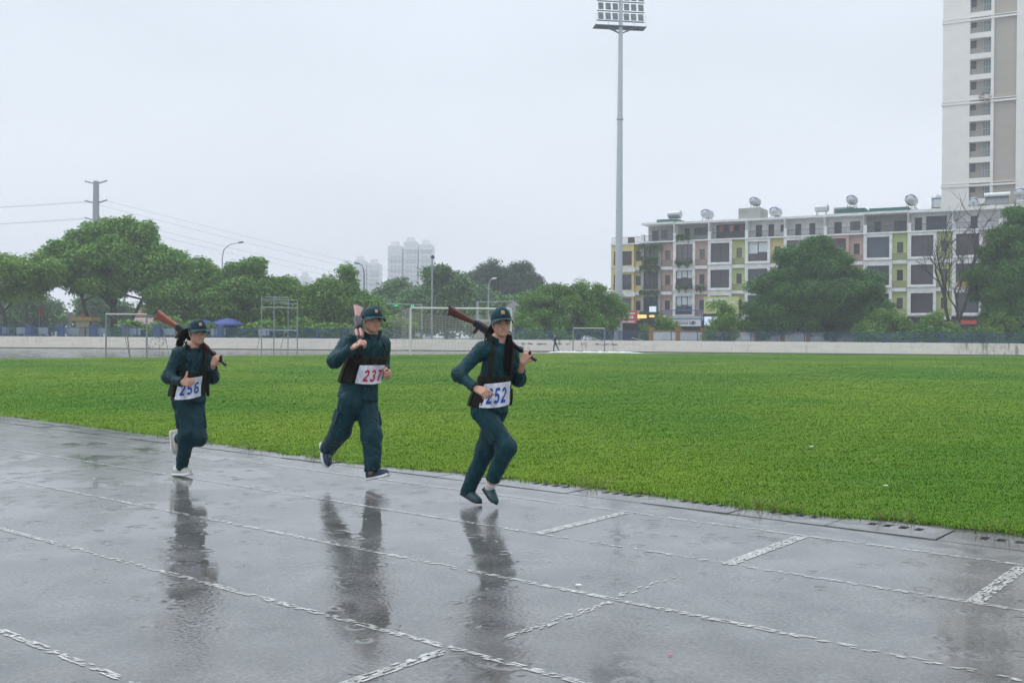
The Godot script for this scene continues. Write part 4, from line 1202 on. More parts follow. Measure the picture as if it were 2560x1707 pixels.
	tree("feathery_tree", "light feathery spreading tree at the foot of the floodlight mast", gs, Vector3(5.6, 0, -106), [[0, 0, -0.6, 2.2, 0, 0.22], [0.5, 0.2, 1.8, 2.6, 0, 0.18]], [[-2.6, 4.4, 0, 2.2, 1.7, 2.2], [-0.2, 5.4, 0, 2.3, 1.5, 2.2], [2.4, 5.4, 0, 2.1, 1.4, 2.2], [0.6, 3.4, 0.8, 3.0, 1.6, 2.2], [-3.2, 2.8, 0.5, 2.0, 1.5, 1.8], [2.8, 2.9, 0.8, 2.2, 1.5, 1.8], [-0.4, 2.0, 1.2, 2.6, 1.2, 1.6], [4.2, 4.6, 0, 1.6, 1.3, 1.8], [-1.5, 6.1, 0, 1.6, 0.8, 1.6], [1.9, 6.5, 0, 1.7, 0.7, 1.6], [5.4, 3.9, 0, 1.2, 0.8, 1.3]], fine, 0.42, Color(0.161, 0.298, 0.050), 431, M.bark, -0.40, 0.7)
	tree("feathery_tree", "broad dark feathery tree hiding the middle of the townhouse row", gs, Vector3(32.6, 0, -110), [[0, 0, 0.6, 3.2, 0, 0.4], [-1.0, 0.3, -2.6, 3.6, 0.3, 0.26]], [[0, 6.8, 0, 4.4, 3.4, 3.6], [0.2, 10.6, 0, 2.7, 1.5, 2.4], [-2.2, 10.0, 0, 2.0, 1.3, 2.0], [-3.6, 6.2, 0.3, 2.9, 2.7, 2.9], [3.8, 6.6, 0.2, 3.0, 2.6, 2.8], [-1.0, 9.7, 0, 3.0, 1.6, 2.6], [1.8, 9.8, 0, 2.6, 1.5, 2.4], [-5.0, 4.0, 0.4, 2.7, 2.4, 2.4], [-6.0, 2.6, 0.6, 2.0, 1.8, 1.8], [5.8, 2.6, 0.6, 2.2, 1.8, 1.8], [5.0, 4.4, 0.5, 2.7, 2.5, 2.4], [0.3, 3.0, 1.0, 4.0, 1.8, 2.4], [5.9, 7.4, 0, 1.5, 1.5, 1.6], [-2.6, 8.6, 0.2, 2.2, 1.6, 2.2]], fine, 0.34, Color(0.097, 0.214, 0.048), 432, M.bark, -0.48, 0.75)
	tree("feathery_tree", "leafy feathery tree overhanging the street end of the row", gs, Vector3(53.0, 0, -106), [[0, 0, 0.2, 3.6, 0, 0.4]], [[0, 7.6, 0, 3.8, 3.4, 3.4], [-3.0, 6.4, 0.3, 2.6, 2.6, 2.6], [-2.0, 10.6, 0, 2.6, 1.8, 2.4], [1.4, 12.4, 0, 3.2, 2.2, 2.6], [-1.6, 12.2, 0, 2.0, 1.6, 2.0], [-0.4, 14.0, 0, 2.0, 1.3, 2.0], [3.6, 8.6, 0, 3.0, 3.0, 2.8], [-1.8, 4.0, 0.6, 3.2, 2.0, 2.4], [3.0, 4.0, 0.6, 3.2, 2.0, 2.4], [-4.6, 8.2, 0, 1.6, 1.2, 1.6]], fine, 0.34, Color(0.109, 0.233, 0.049), 433, M.bark, -0.40, 0.75)
	var bare := thing("bare_tree", "almost bare dark tree with forked spreading branches before the lime houses", "tree", Vector3(46.2, 0, -107), 0.0, gs)
	var r := RandomNumberGenerator.new()
	r.seed = 78
	var b := MB.new()
	limb(b, r, Vector3(0, -0.1, 0), Vector3(0.1, 2.3, 0), 0.36, 0.30, 0.03)
	branch(b, r, Vector3(0.05, 2.0, 0), Vector3(-0.62, 0.8, 0.1).normalized(), 5.0, 0.20, 4)
	branch(b, r, Vector3(0.1, 2.2, 0), Vector3(0.35, 0.95, -0.1).normalized(), 5.4, 0.22, 4)
	branch(b, r, Vector3(0.1, 2.1, 0), Vector3(-0.15, 0.9, 0.3).normalized(), 4.6, 0.15, 4)
	part(b, "trunk", M.bark, bare)
	shrub(Vector3(15.8, 0, -109.5), Vector3(2.3, 3.8, 1.6), Color(0.166, 0.298, 0.048), 441, "leafy shrub at the left end of the ochre pillared wall", fine)
	shrub(Vector3(21.4, 0, -105.4), Vector3(1.7, 5.4, 1.4), Color(0.166, 0.298, 0.048), 442, "slim young tree like shrub before the pale lime billboard", fine)
	shrub(Vector3(38.4, 0, -105.0), Vector3(3.2, 4.4, 1.8), Color(0.166, 0.298, 0.048), 443, "wide shrub under the bare branches beside the ochre pillars", fine)
	shrub(Vector3(43.0, 0, -103.6), Vector3(2.2, 3.8, 1.6), Color(0.166, 0.298, 0.048), 444, "rounded shrub left of the bare forked trunk", fine)
	shrub(Vector3(46.6, 0, -102.5), Vector3(2.6, 2.5, 1.5), Color(0.113, 0.231, 0.048), 445, "low dark shrub at the foot of the bare forked trunk", fine)
	shrub(Vector3(49.6, 0, -103.5), Vector3(2.4, 4.2, 1.6), Color(0.166, 0.298, 0.048), 446, "tall shrub between the bare trunk and the street end tree", fine)
	shrub(Vector3(3.4, 0, -101.0), Vector3(2.8, 2.6, 1.2), Color(0.166, 0.298, 0.048), 447, "low leafy shrub behind the railing near the walking person", fine)
	for k in 9: shrub(Vector3(-38.0 + k * 3.3, 0, -102.5 - (k % 2) * 1.2), Vector3(2.6, 2.6 + (k % 3) * 0.3, 1.4), Color(0.166, 0.298, 0.048), 460 + k, "low leafy bush of the hedge behind the blue railing", broad)
	shrub(Vector3(40.0, 1.0, -97.0), Vector3(2.6, 1.6, 0.9), Color(0.113, 0.231, 0.048), 448, "dark creeper mass pressed against the railing before the ochre pillars", fine)
	shrub(Vector3(34.8, 0.6, -97.2), Vector3(2.4, 1.5, 0.9), Color(0.113, 0.231, 0.048), 449, "low creeper mass behind the railing under the broad dark tree", fine)

# ---------------------------------------------------------------- things beyond the wall
func make_beyond() -> void:
	var steel := mat(0.30, 0.33, 0.35, 0.5)
	lamp_post("bent pale street lamp rising above the dark trees", Vector3(-38.3, 0, -135), 13.5, 2.2, mat(0.42, 0.44, 0.46), Color(0.05, 0.055, 0.06), 0.42)
	lamp_post("street lamp with a green head before the distant towers", Vector3(-20.3, 0, -140), 11.2, -0.75, mat(0.14, 0.20, 0.20), Color(0.03, 0.22, 0.12), 0.45)
	lamp_post("street lamp with a white head behind the football goal", Vector3(-2.9, 0, -125), 8.4, 0.45, mat(0.30, 0.36, 0.37), Color(0.75, 0.77, 0.78), 0.34)
	var cp := thing("camera_pole", "slim pole topped by a dark camera dome before the tall tower", "pole", Vector3(-10.6, 0, -135))
	part(MB.new().rod(Vector3.ZERO, Vector3(0, 11.6, 0), 0.14, 8, 0.1), "pole", steel, cp)
	part(MB.new().ball(Vector3(0.05, 11.75, 0), Vector3(0.26, 0.24, 0.26)), "dome", M.dark, cp)
	var ts := thing("traffic_signal", "long signal arm with two small green lit lamps above the goal", "traffic signal", Vector3(-10.6, 0, -120))
	part(MB.new().rod(Vector3(0, 0, 0), Vector3(0, 5.1, 0), 0.09, 8), "pole", steel, ts)
	part(MB.new().rod(Vector3(0, 5.0, 0), Vector3(-4.2, 5.12, 0), 0.045, 6), "arm", mat(0.45, 0.48, 0.48), ts)
	var gm := mat(0.02, 0.5, 0.32, 0.4)
	gm.emission_enabled = true
	gm.emission = Color(0.05, 0.85, 0.55)
	gm.emission_energy_multiplier = 0.6
	for x in [-3.0, -1.1]:
		var o := part(MB.new().box(Vector3(x, 4.88, 0), Vector3(0.42, 0.30, 0.25)), "signal_box", mat(0.03, 0.10, 0.08), ts)
		for q in 2: part(MB.new().box(Vector3(x - 0.12 + q * 0.22, 4.9, 0.14), Vector3(0.13, 0.16, 0.02)), "signal_lamp", gm, o)
		var l := OmniLight3D.new()
		l.name = "signal_light"
		l.light_color = Color(0.1, 1.0, 0.6)
		l.light_energy = 0.05
		l.shadow_enabled = true
		l.position = Vector3(x, 4.9, 0.35)
		ts.add_child(l, true)
	var ga := thing("sign_gantry", "grey post carrying a long horizontal arm beyond the wall", "gantry", Vector3(-4.0, 0, -118))
	part(MB.new().rod(Vector3.ZERO, Vector3(0, 5.4, 0), 0.17, 10), "post", steel, ga)
	part(MB.new().rod(Vector3(0, 5.3, 0), Vector3(4.3, 5.42, 0), 0.055, 6), "arm", steel, ga)
	# small house with hipped roofs
	var hs := thing("gate_house", "small cream house with grey hipped roofs behind the goal", "house", Vector3(0.4, 0, -113), deg_to_rad(-4))
	var cream := mottled(lin(0.50, 0.47, 0.40), lin(0.58, 0.55, 0.48), 0.75, 2.0, 85)
	var slate := mottled(lin(0.10, 0.09, 0.10), lin(0.16, 0.145, 0.155), 0.6, 1.0, 86)
	part(holed(MB.new(), -4.6, 5.0, 0, 3.0, 0.0, [[-0.15, 0.75, 0.2, 2.5], [3.0, 4.1, 1.2, 2.5]], 0.2), "wall", cream, hs)
	part(MB.new().span(-4.6, 5.0, 0, 2.98, -5.0, -0.25), "house_body", cream, hs)
	part(MB.new().span(-0.15, 0.75, 0.2, 2.5, -0.2, -0.15), "door", mat(0.03, 0.14, 0.18, 0.4), hs)
	part(MB.new().span(3.0, 4.1, 1.2, 2.5, -0.2, -0.15), "window", M.glass, hs)
	for x in [-0.5, 1.1, 2.4]: part(MB.new().span(x - 0.16, x + 0.16, 0, 2.9, 0.02, 0.3), "pilaster", cream, hs)
	part(MB.new().span(-5.1, 5.5, 2.95, 3.25, -5.4, 0.5), "eave", mat(0.52, 0.50, 0.46), hs)
	for q in [[-1.2, 3.0, 5.1, 2.2], [2.7, 2.6, 4.6, 1.4]]:
		var rb := MB.new()
		var x0: float = q[0] - q[1] * 0.5 - 1.0
		var x1: float = q[0] + q[1] * 0.5 + 1.0
		if q[3] < 2.0:
			x0 = 0.6; x1 = 5.5
		else:
			x0 = -3.0; x1 = 2.2
		var top := Vector3((x0 + x1) * 0.5, 3.25 + q[3], -2.4)
		var a := Vector3(x0, 3.252, 0.45)
		var c := Vector3(x1, 3.252, 0.45)
		var d := Vector3(x1, 3.252, -5.3)
		var e := Vector3(x0, 3.252, -5.3)
		rb.tri(a, c, top); rb.tri(c, d, top); rb.tri(d, e, top); rb.tri(e, a, top)
		part(rb, "hipped_roof", slate, hs)
	# low roofs, guard booth, flag, boards on the park side
	var pinkroof := mottled(lin(0.36, 0.17, 0.19), lin(0.43, 0.22, 0.24), 0.4, 4.0, 87)
	var pr := thing("low_building", "low building with a long pink metal roof behind the railing", "building", Vector3(-43.6, 0, -114))
	part(MB.new().span(0, 9.0, 0, 2.1, -6, 0), "wall", mat(0.4, 0.4, 0.4), pr)
	var rb2 := MB.new()
	rb2.quad(Vector3(-0.6, 2.1, 0.5), Vector3(9.5, 2.1, 0.5), Vector3(9.5, 3.25, -3), Vector3(0.3, 3.25, -3))
	rb2.quad(Vector3(9.5, 2.1, -6.5), Vector3(-0.6, 2.1, -6.5), Vector3(0.3, 3.25, -3), Vector3(9.5, 3.25, -3))
	part(rb2, "roof", pinkroof, pr)
	var yb := thing("guard_booth", "small yellow booth with a red cap roof under the tall tree", "booth", Vector3(-46.4, 0, -110.5))
	part(MB.new().span(-0.75, 0.75, 0, 2.75, -1.5, 0), "wall", mat(0.45, 0.40, 0.25), yb)
	part(MB.new().span(-1.1, 1.1, 2.75, 3.15, -1.85, 0.35), "eave", mat(0.50, 0.38, 0.15), yb)
	part(MB.new().ball(Vector3(0, 3.15, -0.75), Vector3(0.75, 0.38, 0.75), Basis.IDENTITY, 5, 12, 0, PI / 2), "cap_roof", mat(0.42, 0.12, 0.10), yb)
	var gb := thing("park_pavilion", "yellow trimmed pavilion gable behind the tall tree trunk", "pavilion", Vector3(-40.5, 0, -118))
	part(MB.new().span(-2.5, 2.5, 0, 3.4, -4, 0), "wall", mat(0.5, 0.4, 0.18), gb)
	var gr := MB.new()
	gr.quad(Vector3(-3, 3.4, 0.4), Vector3(3.2, 3.4, 0.4), Vector3(1.0, 4.7, -2), Vector3(-3, 4.7, -2))
	part(gr, "roof", mat(0.26, 0.15, 0.12), gb)
	var cpost := part(MB.new().span(-0.17, 0.17, 0, 3.6, -0.17, 0.17).span(-0.22, 0.22, 3.6, 3.68, -0.22, 0.22), "concrete_post", mat(0.36, 0.36, 0.34))
	cpost.position = Vector3(-48.4, 0, -112)
	tag(cpost, "square concrete post standing between the leafy trees", "post")
	var fl := thing("red_flag", "small red flag hanging from a thin staff beyond the railing", "flag", Vector3(-50.4, 0, -109))
	part(MB.new().rod(Vector3.ZERO, Vector3(0, 4.3, 0), 0.03), "staff", steel, fl)
	part(MB.new().box(Vector3(0.16, 3.75, 0), Vector3(0.32, 1.05, 0.04), Basis(Vector3.BACK, 0.08)), "cloth", mat(0.42, 0.07, 0.04), fl)
	for k in 9:
		var o := part(MB.new().span(0, [1.5, 1.0, 0.9, 1.3, 1.2, 1.6, 1.1, 1.4, 1.0][k], 0, 0.62, -0.06, 0.06).span(0.1, 0.2, -1.3, 0, -0.05, 0.05).span(0.7, 0.8, -1.3, 0, -0.05, 0.05), "pale_board", mat(0.36, 0.42, 0.46, 0.6))
		o.position = Vector3(-50.0 + [0.0, 2.3, 4.4, 7.0, 9.6, 12.6, 16.4, 21.0, 25.6][k], 1.3, -98.5)
		tag(o, "pale grey notice board standing behind the blue railing", "board", "pale boards behind the railing")
	for k in 8:
		var o := part(MB.new().span(-0.28, 0.28, 0, 2.15, -0.25, 0.25).span(-0.34, 0.34, 2.15, 2.25, -0.3, 0.3), "blue_pillar", mat(0.07, 0.12, 0.22, 0.6))
		o.position = Vector3(-49.3 + k * 3.05, 0, -98.0)
		tag(o, "stout blue pillar just behind the blue railing", "pillar", "blue pillars behind the railing")
	# market umbrellas
	for k in 3:
		var u := thing("market_umbrella", ["flat blue market umbrella above the railing by the scaffold", "lower blue market umbrella beside the pink roof end", "small blue market umbrella between the other two"][k], "umbrella", Vector3([-28.6, -31.2, -29.9][k], 0, [-103.0, -104.0, -105.0][k]))
		var h: float = [2.5, 2.3, 2.4][k]
		part(MB.new().rod(Vector3.ZERO, Vector3(0, h + 0.5, 0), 0.03), "pole", steel, u)
		part(MB.new().lathe(Vector3(0, h, 0), [[1.5, -0.22], [1.5, 0.0], [0.8, 0.33], [0.02, 0.55]], 8), "canopy", mat(0.03, 0.06, 0.26, 0.6), u)
	# power pole and its wires
	var pp := thing("power_pole", "grey steel power pole with three pairs of arms above the trees", "power pole", Vector3(-77.4, 0, -190), deg_to_rad(-12))
	part(MB.new().rod(Vector3.ZERO, Vector3(0, 29.6, 0), 0.95, 10, 0.52), "pole", mat(0.30, 0.33, 0.36, 0.5), pp)
	for y in [29.4, 25.8, 22.6]:
		for s in [-1.0, 1.0]: part(MB.new().bar(Vector3(0, y - 0.35, 0), Vector3(s * 2.3, y + 0.25, 0), 0.18, 0.24), "arm", mat(0.27, 0.30, 0.33, 0.5), pp)
	var wm := mat(0.16, 0.17, 0.18, 0.6)
	for y in [25.9, 22.8]:
		for s in [-1.0, 1.0]:
			for way in [0, 1]:
				var a := Vector3(-77.4 + s * 2.2, y, -190 + s * 0.5)
				var z := Vector3(-150, y - 1.5, -196) if way == 0 else Vector3(40 + s * 4, y - 17.5, -330)
				var pts := PackedVector3Array()
				var rad := PackedFloat32Array()
				for k in 25:
					var t := k / 24.0
					pts.append(a.lerp(z, t) + Vector3.DOWN * sin(t * PI) * (1.0 if way == 0 else 2.6))
					rad.append(0.018)
				var o := part(MB.new().tube(pts, rad, 4), "power_line", wm)
				tag(o, ["thin power line running from the steel pole out over the low broad tree", "thin power line sagging from the steel pole towards the distant towers"][way], "power line", "power lines")
	# scraps on the ground
	for k in 6:
		var p: Vector3 = [so(-3.35, -4.78, 0.006), Vector3(3.8, 0.05, -12.95), Vector3(3.5, 0.05, -9.55), so(-2.3, -4.0, 0.006), Vector3(-7.0, 0.05, -33.0), so(-9.4, -5.2, 0.006)][k]
		var o := part(MB.new().tri_fan([Vector3(-0.03, 0, 0.012), Vector3(0.0, 0.004, 0.026), Vector3(0.034, 0, 0.01), Vector3(0.022, 0.006, -0.02), Vector3(-0.018, 0.002, -0.024)]), "scrap", mat([0.75, 0.75, 0.75, 0.6, 0.7, 0.7][k], [0.74, 0.75, 0.75, 0.10, 0.7, 0.68][k], [0.70, 0.76, 0.76, 0.16, 0.7, 0.6][k], 0.4))
		o.position = p
		o.scale = Vector3.ONE * [0.6, 1.0, 0.8, 0.35, 2.0, 0.5][k]
		tag(o, ["pale paper scrap on the wet track between two lane lines", "white paper scrap lying farther out on the lawn", "white paper scrap on the lawn near the drain covers", "tiny pink petal on the wet track", "white scrap far out on the lawn before the goals", "pale scrap on the wet track behind the runner with the red bib"][k], "scrap")

# ---------------------------------------------------------------- smooth bodies: tapered capsules joined by a smooth minimum, meshed as surface nets
class Field:
	var a := PackedVector3Array()
	var ab := PackedVector3Array()
	var inv := PackedFloat32Array()
	var r0 := PackedFloat32Array()
	var r1 := PackedFloat32Array()
	var w := PackedVector3Array()      # direction in which the cross-section is flattened
	var wk := PackedFloat32Array()
	var ends := PackedInt32Array()     # 1: cut flat at the far end
	var k := 0.03
	var noise: FastNoiseLite = null
	var amp := 0.0
	var stretch := Vector3.ONE
	func cap(p: Vector3, q: Vector3, ra: float, rb: float, flat_dir := Vector3.ZERO, flat_k := 1.0, cut := 0) -> Field:
		a.append(p); ab.append(q - p)
		inv.append(1.0 / maxf((q - p).length_squared(), 1e-9))
		r0.append(ra); r1.append(rb); w.append(flat_dir); wk.append(flat_k - 1.0); ends.append(cut)
		return self
	func one(i: int, p: Vector3) -> float:
		var q := p - a[i]
		var d := ab[i]
		var t0 := q.dot(d) * inv[i]
		var t := clampf(t0, 0.0, 1.0)
		var e := q - d * t
		if wk[i] != 0.0: e += w[i] * (e.dot(w[i]) * wk[i])
		var v := e.length() - lerpf(r0[i], r1[i], t)
		if ends[i] == 1 and t0 > 0.6: v = maxf(v, (t0 - 1.0) / sqrt(inv[i]))
		return v
	func mesh_into(out: MB, cell: float) -> void:
		var lo := Vector3.ONE * 1e9
		var hi := -lo
		for i in a.size():
			var m := Vector3.ONE * (maxf(r0[i], r1[i]) + cell * 3.0 + amp)
			lo = lo.min(a[i] - m).min(a[i] + ab[i] - m)
			hi = hi.max(a[i] + m).max(a[i] + ab[i] + m)
		var nb := Vector3i(((hi - lo) / (cell * 4.0)).ceil())
		var nx := nb.x * 4
		var ny := nb.y * 4
		var nz := nb.z * 4
		var sy := nx
		var sz := nx * ny
		var val := PackedFloat32Array()
		val.resize(nx * ny * nz)
		val.fill(1.0)
		var half := cell * 4.0 * 0.87
		var active := PackedInt32Array()
		var n := a.size()
		var dist := PackedFloat32Array()
		dist.resize(n)
		for bz in nb.z:
			for by in nb.y:
				for bx in nb.x:
					var c := lo + Vector3(bx * 4 + 1.5, by * 4 + 1.5, bz * 4 + 1.5) * cell
					var dm := 1e9
					for i in n:
						var d := one(i, c)
						dist[i] = d
						if d < dm: dm = d
					if dm > half * 1.5 + amp + k * 0.3: continue
					var inside := dm < -(half * 2.2 + amp + k * 0.3)
					var base := bx * 4 + by * 4 * sy + bz * 4 * sz
					if inside:
						for z in 4:
							for y in 4:
								for x in 4: val[base + x + y * sy + z * sz] = -1.0
						continue
					active.append(base)
					var near := PackedInt32Array()
					for i in n:
						if dist[i] < dm + half * 2.4 + k: near.append(i)
					for z in 4:
						for y in 4:
							for x in 4:
								var p := lo + Vector3(bx * 4 + x, by * 4 + y, bz * 4 + z) * cell
								var d := 1e9
								for i in near:
									var e := one(i, p)
									var h := maxf(k - absf(d - e), 0.0) / k
									d = minf(d, e) - h * h * k * 0.25
								if noise: d += amp * noise.get_noise_3dv(p * stretch)
								val[base + x + y * sy + z * sz] = d
		var vid := PackedInt32Array()
		vid.resize(val.size())
		vid.fill(-1)
		var first := out.v.size()
		var corner := PackedInt32Array([0, 1, sy, sy + 1, sz, sz + 1, sz + sy, sz + sy + 1])
		var edges := PackedInt32Array([0, 1, 2, 3, 4, 5, 6, 7, 0, 2, 1, 3, 4, 6, 5, 7, 0, 4, 1, 5, 2, 6, 3, 7])
		for base in active:
			for q in 64:
				var x := q % 4
				var y := (q / 4) % 4
				var z := q / 16
				var at := base + x + y * sy + z * sz
				var gx := at % nx
				var gy := (at / sy) % ny
				var gz := at / sz
				if gx >= nx - 1 or gy >= ny - 1 or gz >= nz - 1: continue
				var s0 := val[at] < 0.0
				if (val[at + 1] < 0.0) == s0 and (val[at + sy] < 0.0) == s0 and (val[at + sy + 1] < 0.0) == s0 and (val[at + sz] < 0.0) == s0 and (val[at + sz + 1] < 0.0) == s0 and (val[at + sz + sy] < 0.0) == s0 and (val[at + sz + sy + 1] < 0.0) == s0: continue
				var sum := Vector3.ZERO
				var cnt := 0
				for e in 12:
					var i := edges[e * 2]
					var j := edges[e * 2 + 1]
					var u := val[at + corner[i]]
					var v := val[at + corner[j]]
					if (u < 0.0) != (v < 0.0):
						var t := u / (u - v)
						sum += Vector3(i & 1, (i >> 1) & 1, i >> 2).lerp(Vector3(j & 1, (j >> 1) & 1, j >> 2), t)
						cnt += 1
				vid[at] = out.v.size()
				out.vert(lo + (Vector3(gx, gy, gz) + sum / cnt) * cell, Vector3.ZERO)
		for base in active:
			for q in 64:
				var at := base + q % 4 + ((q / 4) % 4) * sy + (q / 16) * sz
				if vid[at] < 0: continue
				var s0 := val[at] < 0.0
				for ax in 3:
					var st := 1 if ax == 0 else (sy if ax == 1 else sz)
					if (val[at + st] < 0.0) == s0: continue
					var o1 := sy if ax == 0 else (sz if ax == 1 else 1)
					var o2 := sz if ax == 0 else (1 if ax == 1 else sy)
					var p := vid[at]
					var p1 := vid[at - o1]
					var p2 := vid[at - o1 - o2]
					var p3 := vid[at - o2]
					if p1 < 0 or p2 < 0 or p3 < 0: continue
					if not s0:
						var tmp := p1; p1 = p3; p3 = tmp
					out.tri3(p, p1, p2); out.tri3(p, p2, p3)
					var nn := (out.v[p1] - out.v[p3]).cross(out.v[p2] - out.v[p])
					out.n[p] += nn; out.n[p1] += nn; out.n[p2] += nn; out.n[p3] += nn
		for i in range(first, out.v.size()):
			out.n[i] = out.n[i].normalized() if out.n[i] != Vector3.ZERO else Vector3.UP

# ---------------------------------------------------------------- people
func ortho(d: Vector3, hint: Vector3) -> Vector3:
	return (hint - d * hint.dot(d)).normalized()

# five fingers; d points from the wrist to the knuckles, pn is the way the palm faces, s the thumb side
func hand_into(f: Field, o: Vector3, d: Vector3, pn: Vector3, s: Vector3, curl: Array, thumb_up := 0.0, size := 1.0) -> void:
	for i in 4:
		var kn: Vector3 = o + (d * [0.082, 0.087, 0.083, 0.074][i] + s * (0.032 - 0.0205 * i)) * size
		f.cap(o + d * 0.012 * size + s * (0.016 - 0.011 * i) * size, kn, 0.0155 * size, 0.0112 * size)
		var p := kn
		var ang := 0.0
		for j in 3:
			ang += float(curl[i]) * [0.85, 1.15, 0.7][j]
			var q: Vector3 = p + (d * cos(ang) + pn * sin(ang) - s * 0.0) * [0.040, 0.026, 0.020][j] * [0.95, 1.05, 1.0, 0.8][i] * size
			f.cap(p, q, [0.0102, 0.0092, 0.0084][j] * size, [0.0092, 0.0084, 0.0074][j] * size)
			p = q
	var t0 := o + (d * 0.022 + s * 0.024 + pn * 0.006) * size
	var t1 := t0 + (d * 0.030 + s * 0.024 + pn * (0.014 - 0.03 * thumb_up)).normalized() * 0.040 * size
	var t2 := t1 + (d * lerpf(0.9, 0.25, thumb_up) + s * lerpf(0.05, 0.95, thumb_up) + pn * lerpf(0.75, -0.1, thumb_up)).normalized() * 0.031 * size
	var t3 := t2 + (d * lerpf(0.55, 0.2, thumb_up) + s * lerpf(-0.35, 1.0, thumb_up) + pn * lerpf(0.9, -0.2, thumb_up)).normalized() * 0.024 * size
	f.cap(t0, t1, 0.016 * size, 0.0115 * size).cap(t1, t2, 0.0115 * size, 0.010 * size).cap(t2, t3, 0.010 * size, 0.008 * size)

func head_into(f: Field, o: Vector3, h: Basis, neck: Vector3, broad: float) -> void:
	var P := func(x: float, y: float, z: float) -> Vector3: return o + h * Vector3(x * broad, y, z)
	f.cap(P.call(0, 0.040, -0.030), P.call(0, 0.036, 0.018), 0.077, 0.074, h.x, 1.04)
	f.cap(P.call(0, -0.015, 0.026), P.call(0, -0.070, 0.046), 0.060 * broad, 0.040 * broad)
	for s in [-1.0, 1.0]:
		f.cap(P.call(s * 0.034, -0.022, 0.042), P.call(s * 0.024, -0.060, 0.046), 0.033, 0.029)      # cheek
		f.cap(P.call(s * 0.046, -0.048, -0.004), P.call(s * 0.022, -0.086, 0.048), 0.022, 0.021)     # jaw
		f.cap(P.call(s * 0.012, 0.013, 0.079), P.call(s * 0.042, 0.010, 0.064), 0.011, 0.010)        # brow
		f.cap(P.call(s * 0.010, -0.033, 0.088), P.call(s * 0.011, -0.032, 0.084), 0.0085, 0.0085)    # nostril
		f.cap(P.call(s * 0.077, 0.010, -0.012), P.call(s * 0.074, -0.030, -0.004), 0.015, 0.010, h.x, 1.9)
	f.cap(P.call(0, 0.008, 0.081), P.call(0, -0.029, 0.099), 0.0085, 0.0115)
	f.cap(P.call(-0.019, -0.053, 0.079), P.call(0.019, -0.053, 0.079), 0.0085, 0.0085)
	f.cap(P.call(-0.015, -0.065, 0.077), P.call(0.015, -0.065, 0.077), 0.009, 0.009)
	f.cap(P.call(0, -0.092, 0.064), P.call(0, -0.093, 0.066), 0.021, 0.021)
	f.cap(P.call(0, -0.045, -0.022), neck, 0.050 * broad, 0.056 * broad)

func loft(b: MB, rings: Array) -> MB:           # rings: arrays of points, same count, closed round
	var start := b.v.size()
	var m: int = rings[0].size()
	for r in rings:
		for p in r: b.vert(p, Vector3.ZERO)
	for i in rings.size() - 1:
		for k in m:
			var a := start + i * m + k
			var d := start + i * m + (k + 1) % m
			b.tri3(a, d, d + m); b.tri3(a, d + m, a + m)
	for e in 2:
		var at := start if e == 0 else start + (rings.size() - 1) * m
		var c := Vector3.ZERO
		for k in m: c += b.v[at + k] / m
		var o := b.vert(c, Vector3.ZERO)
		for k in m:
			if e == 0: b.tri3(o, at + (k + 1) % m, at + k)
			else: b.tri3(o, at + k, at + (k + 1) % m)
	smooth(b, start)
	return b

func smooth(b: MB, from := 0) -> MB:
	for i in range(from, b.v.size()): b.n[i] = Vector3.ZERO
	for i in range(0, b.ix.size(), 3):
		var p := b.ix[i]
		if p < from: continue
		var q := b.ix[i + 2]
		var r := b.ix[i + 1]
		var nn := (b.v[q] - b.v[p]).cross(b.v[r] - b.v[p])
		b.n[p] += nn; b.n[q] += nn; b.n[r] += nn
	for i in range(from, b.v.size()): b.n[i] = b.n[i].normalized() if b.n[i].length_squared() > 0.0 else Vector3.UP
	return b

func grid(b: MB, rows: Array) -> MB:           # an open sheet of points, thickened slightly by its back
	var start := b.v.size()
	var m: int = rows[0].size()
	for r in rows:
		for p in r: b.vert(p, Vector3.ZERO)
	for i in rows.size() - 1:
		for k in m - 1:
			var a := start + i * m + k
			b.tri3(a, a + 1, a + m + 1); b.tri3(a, a + m + 1, a + m)
	return smooth(b, start)

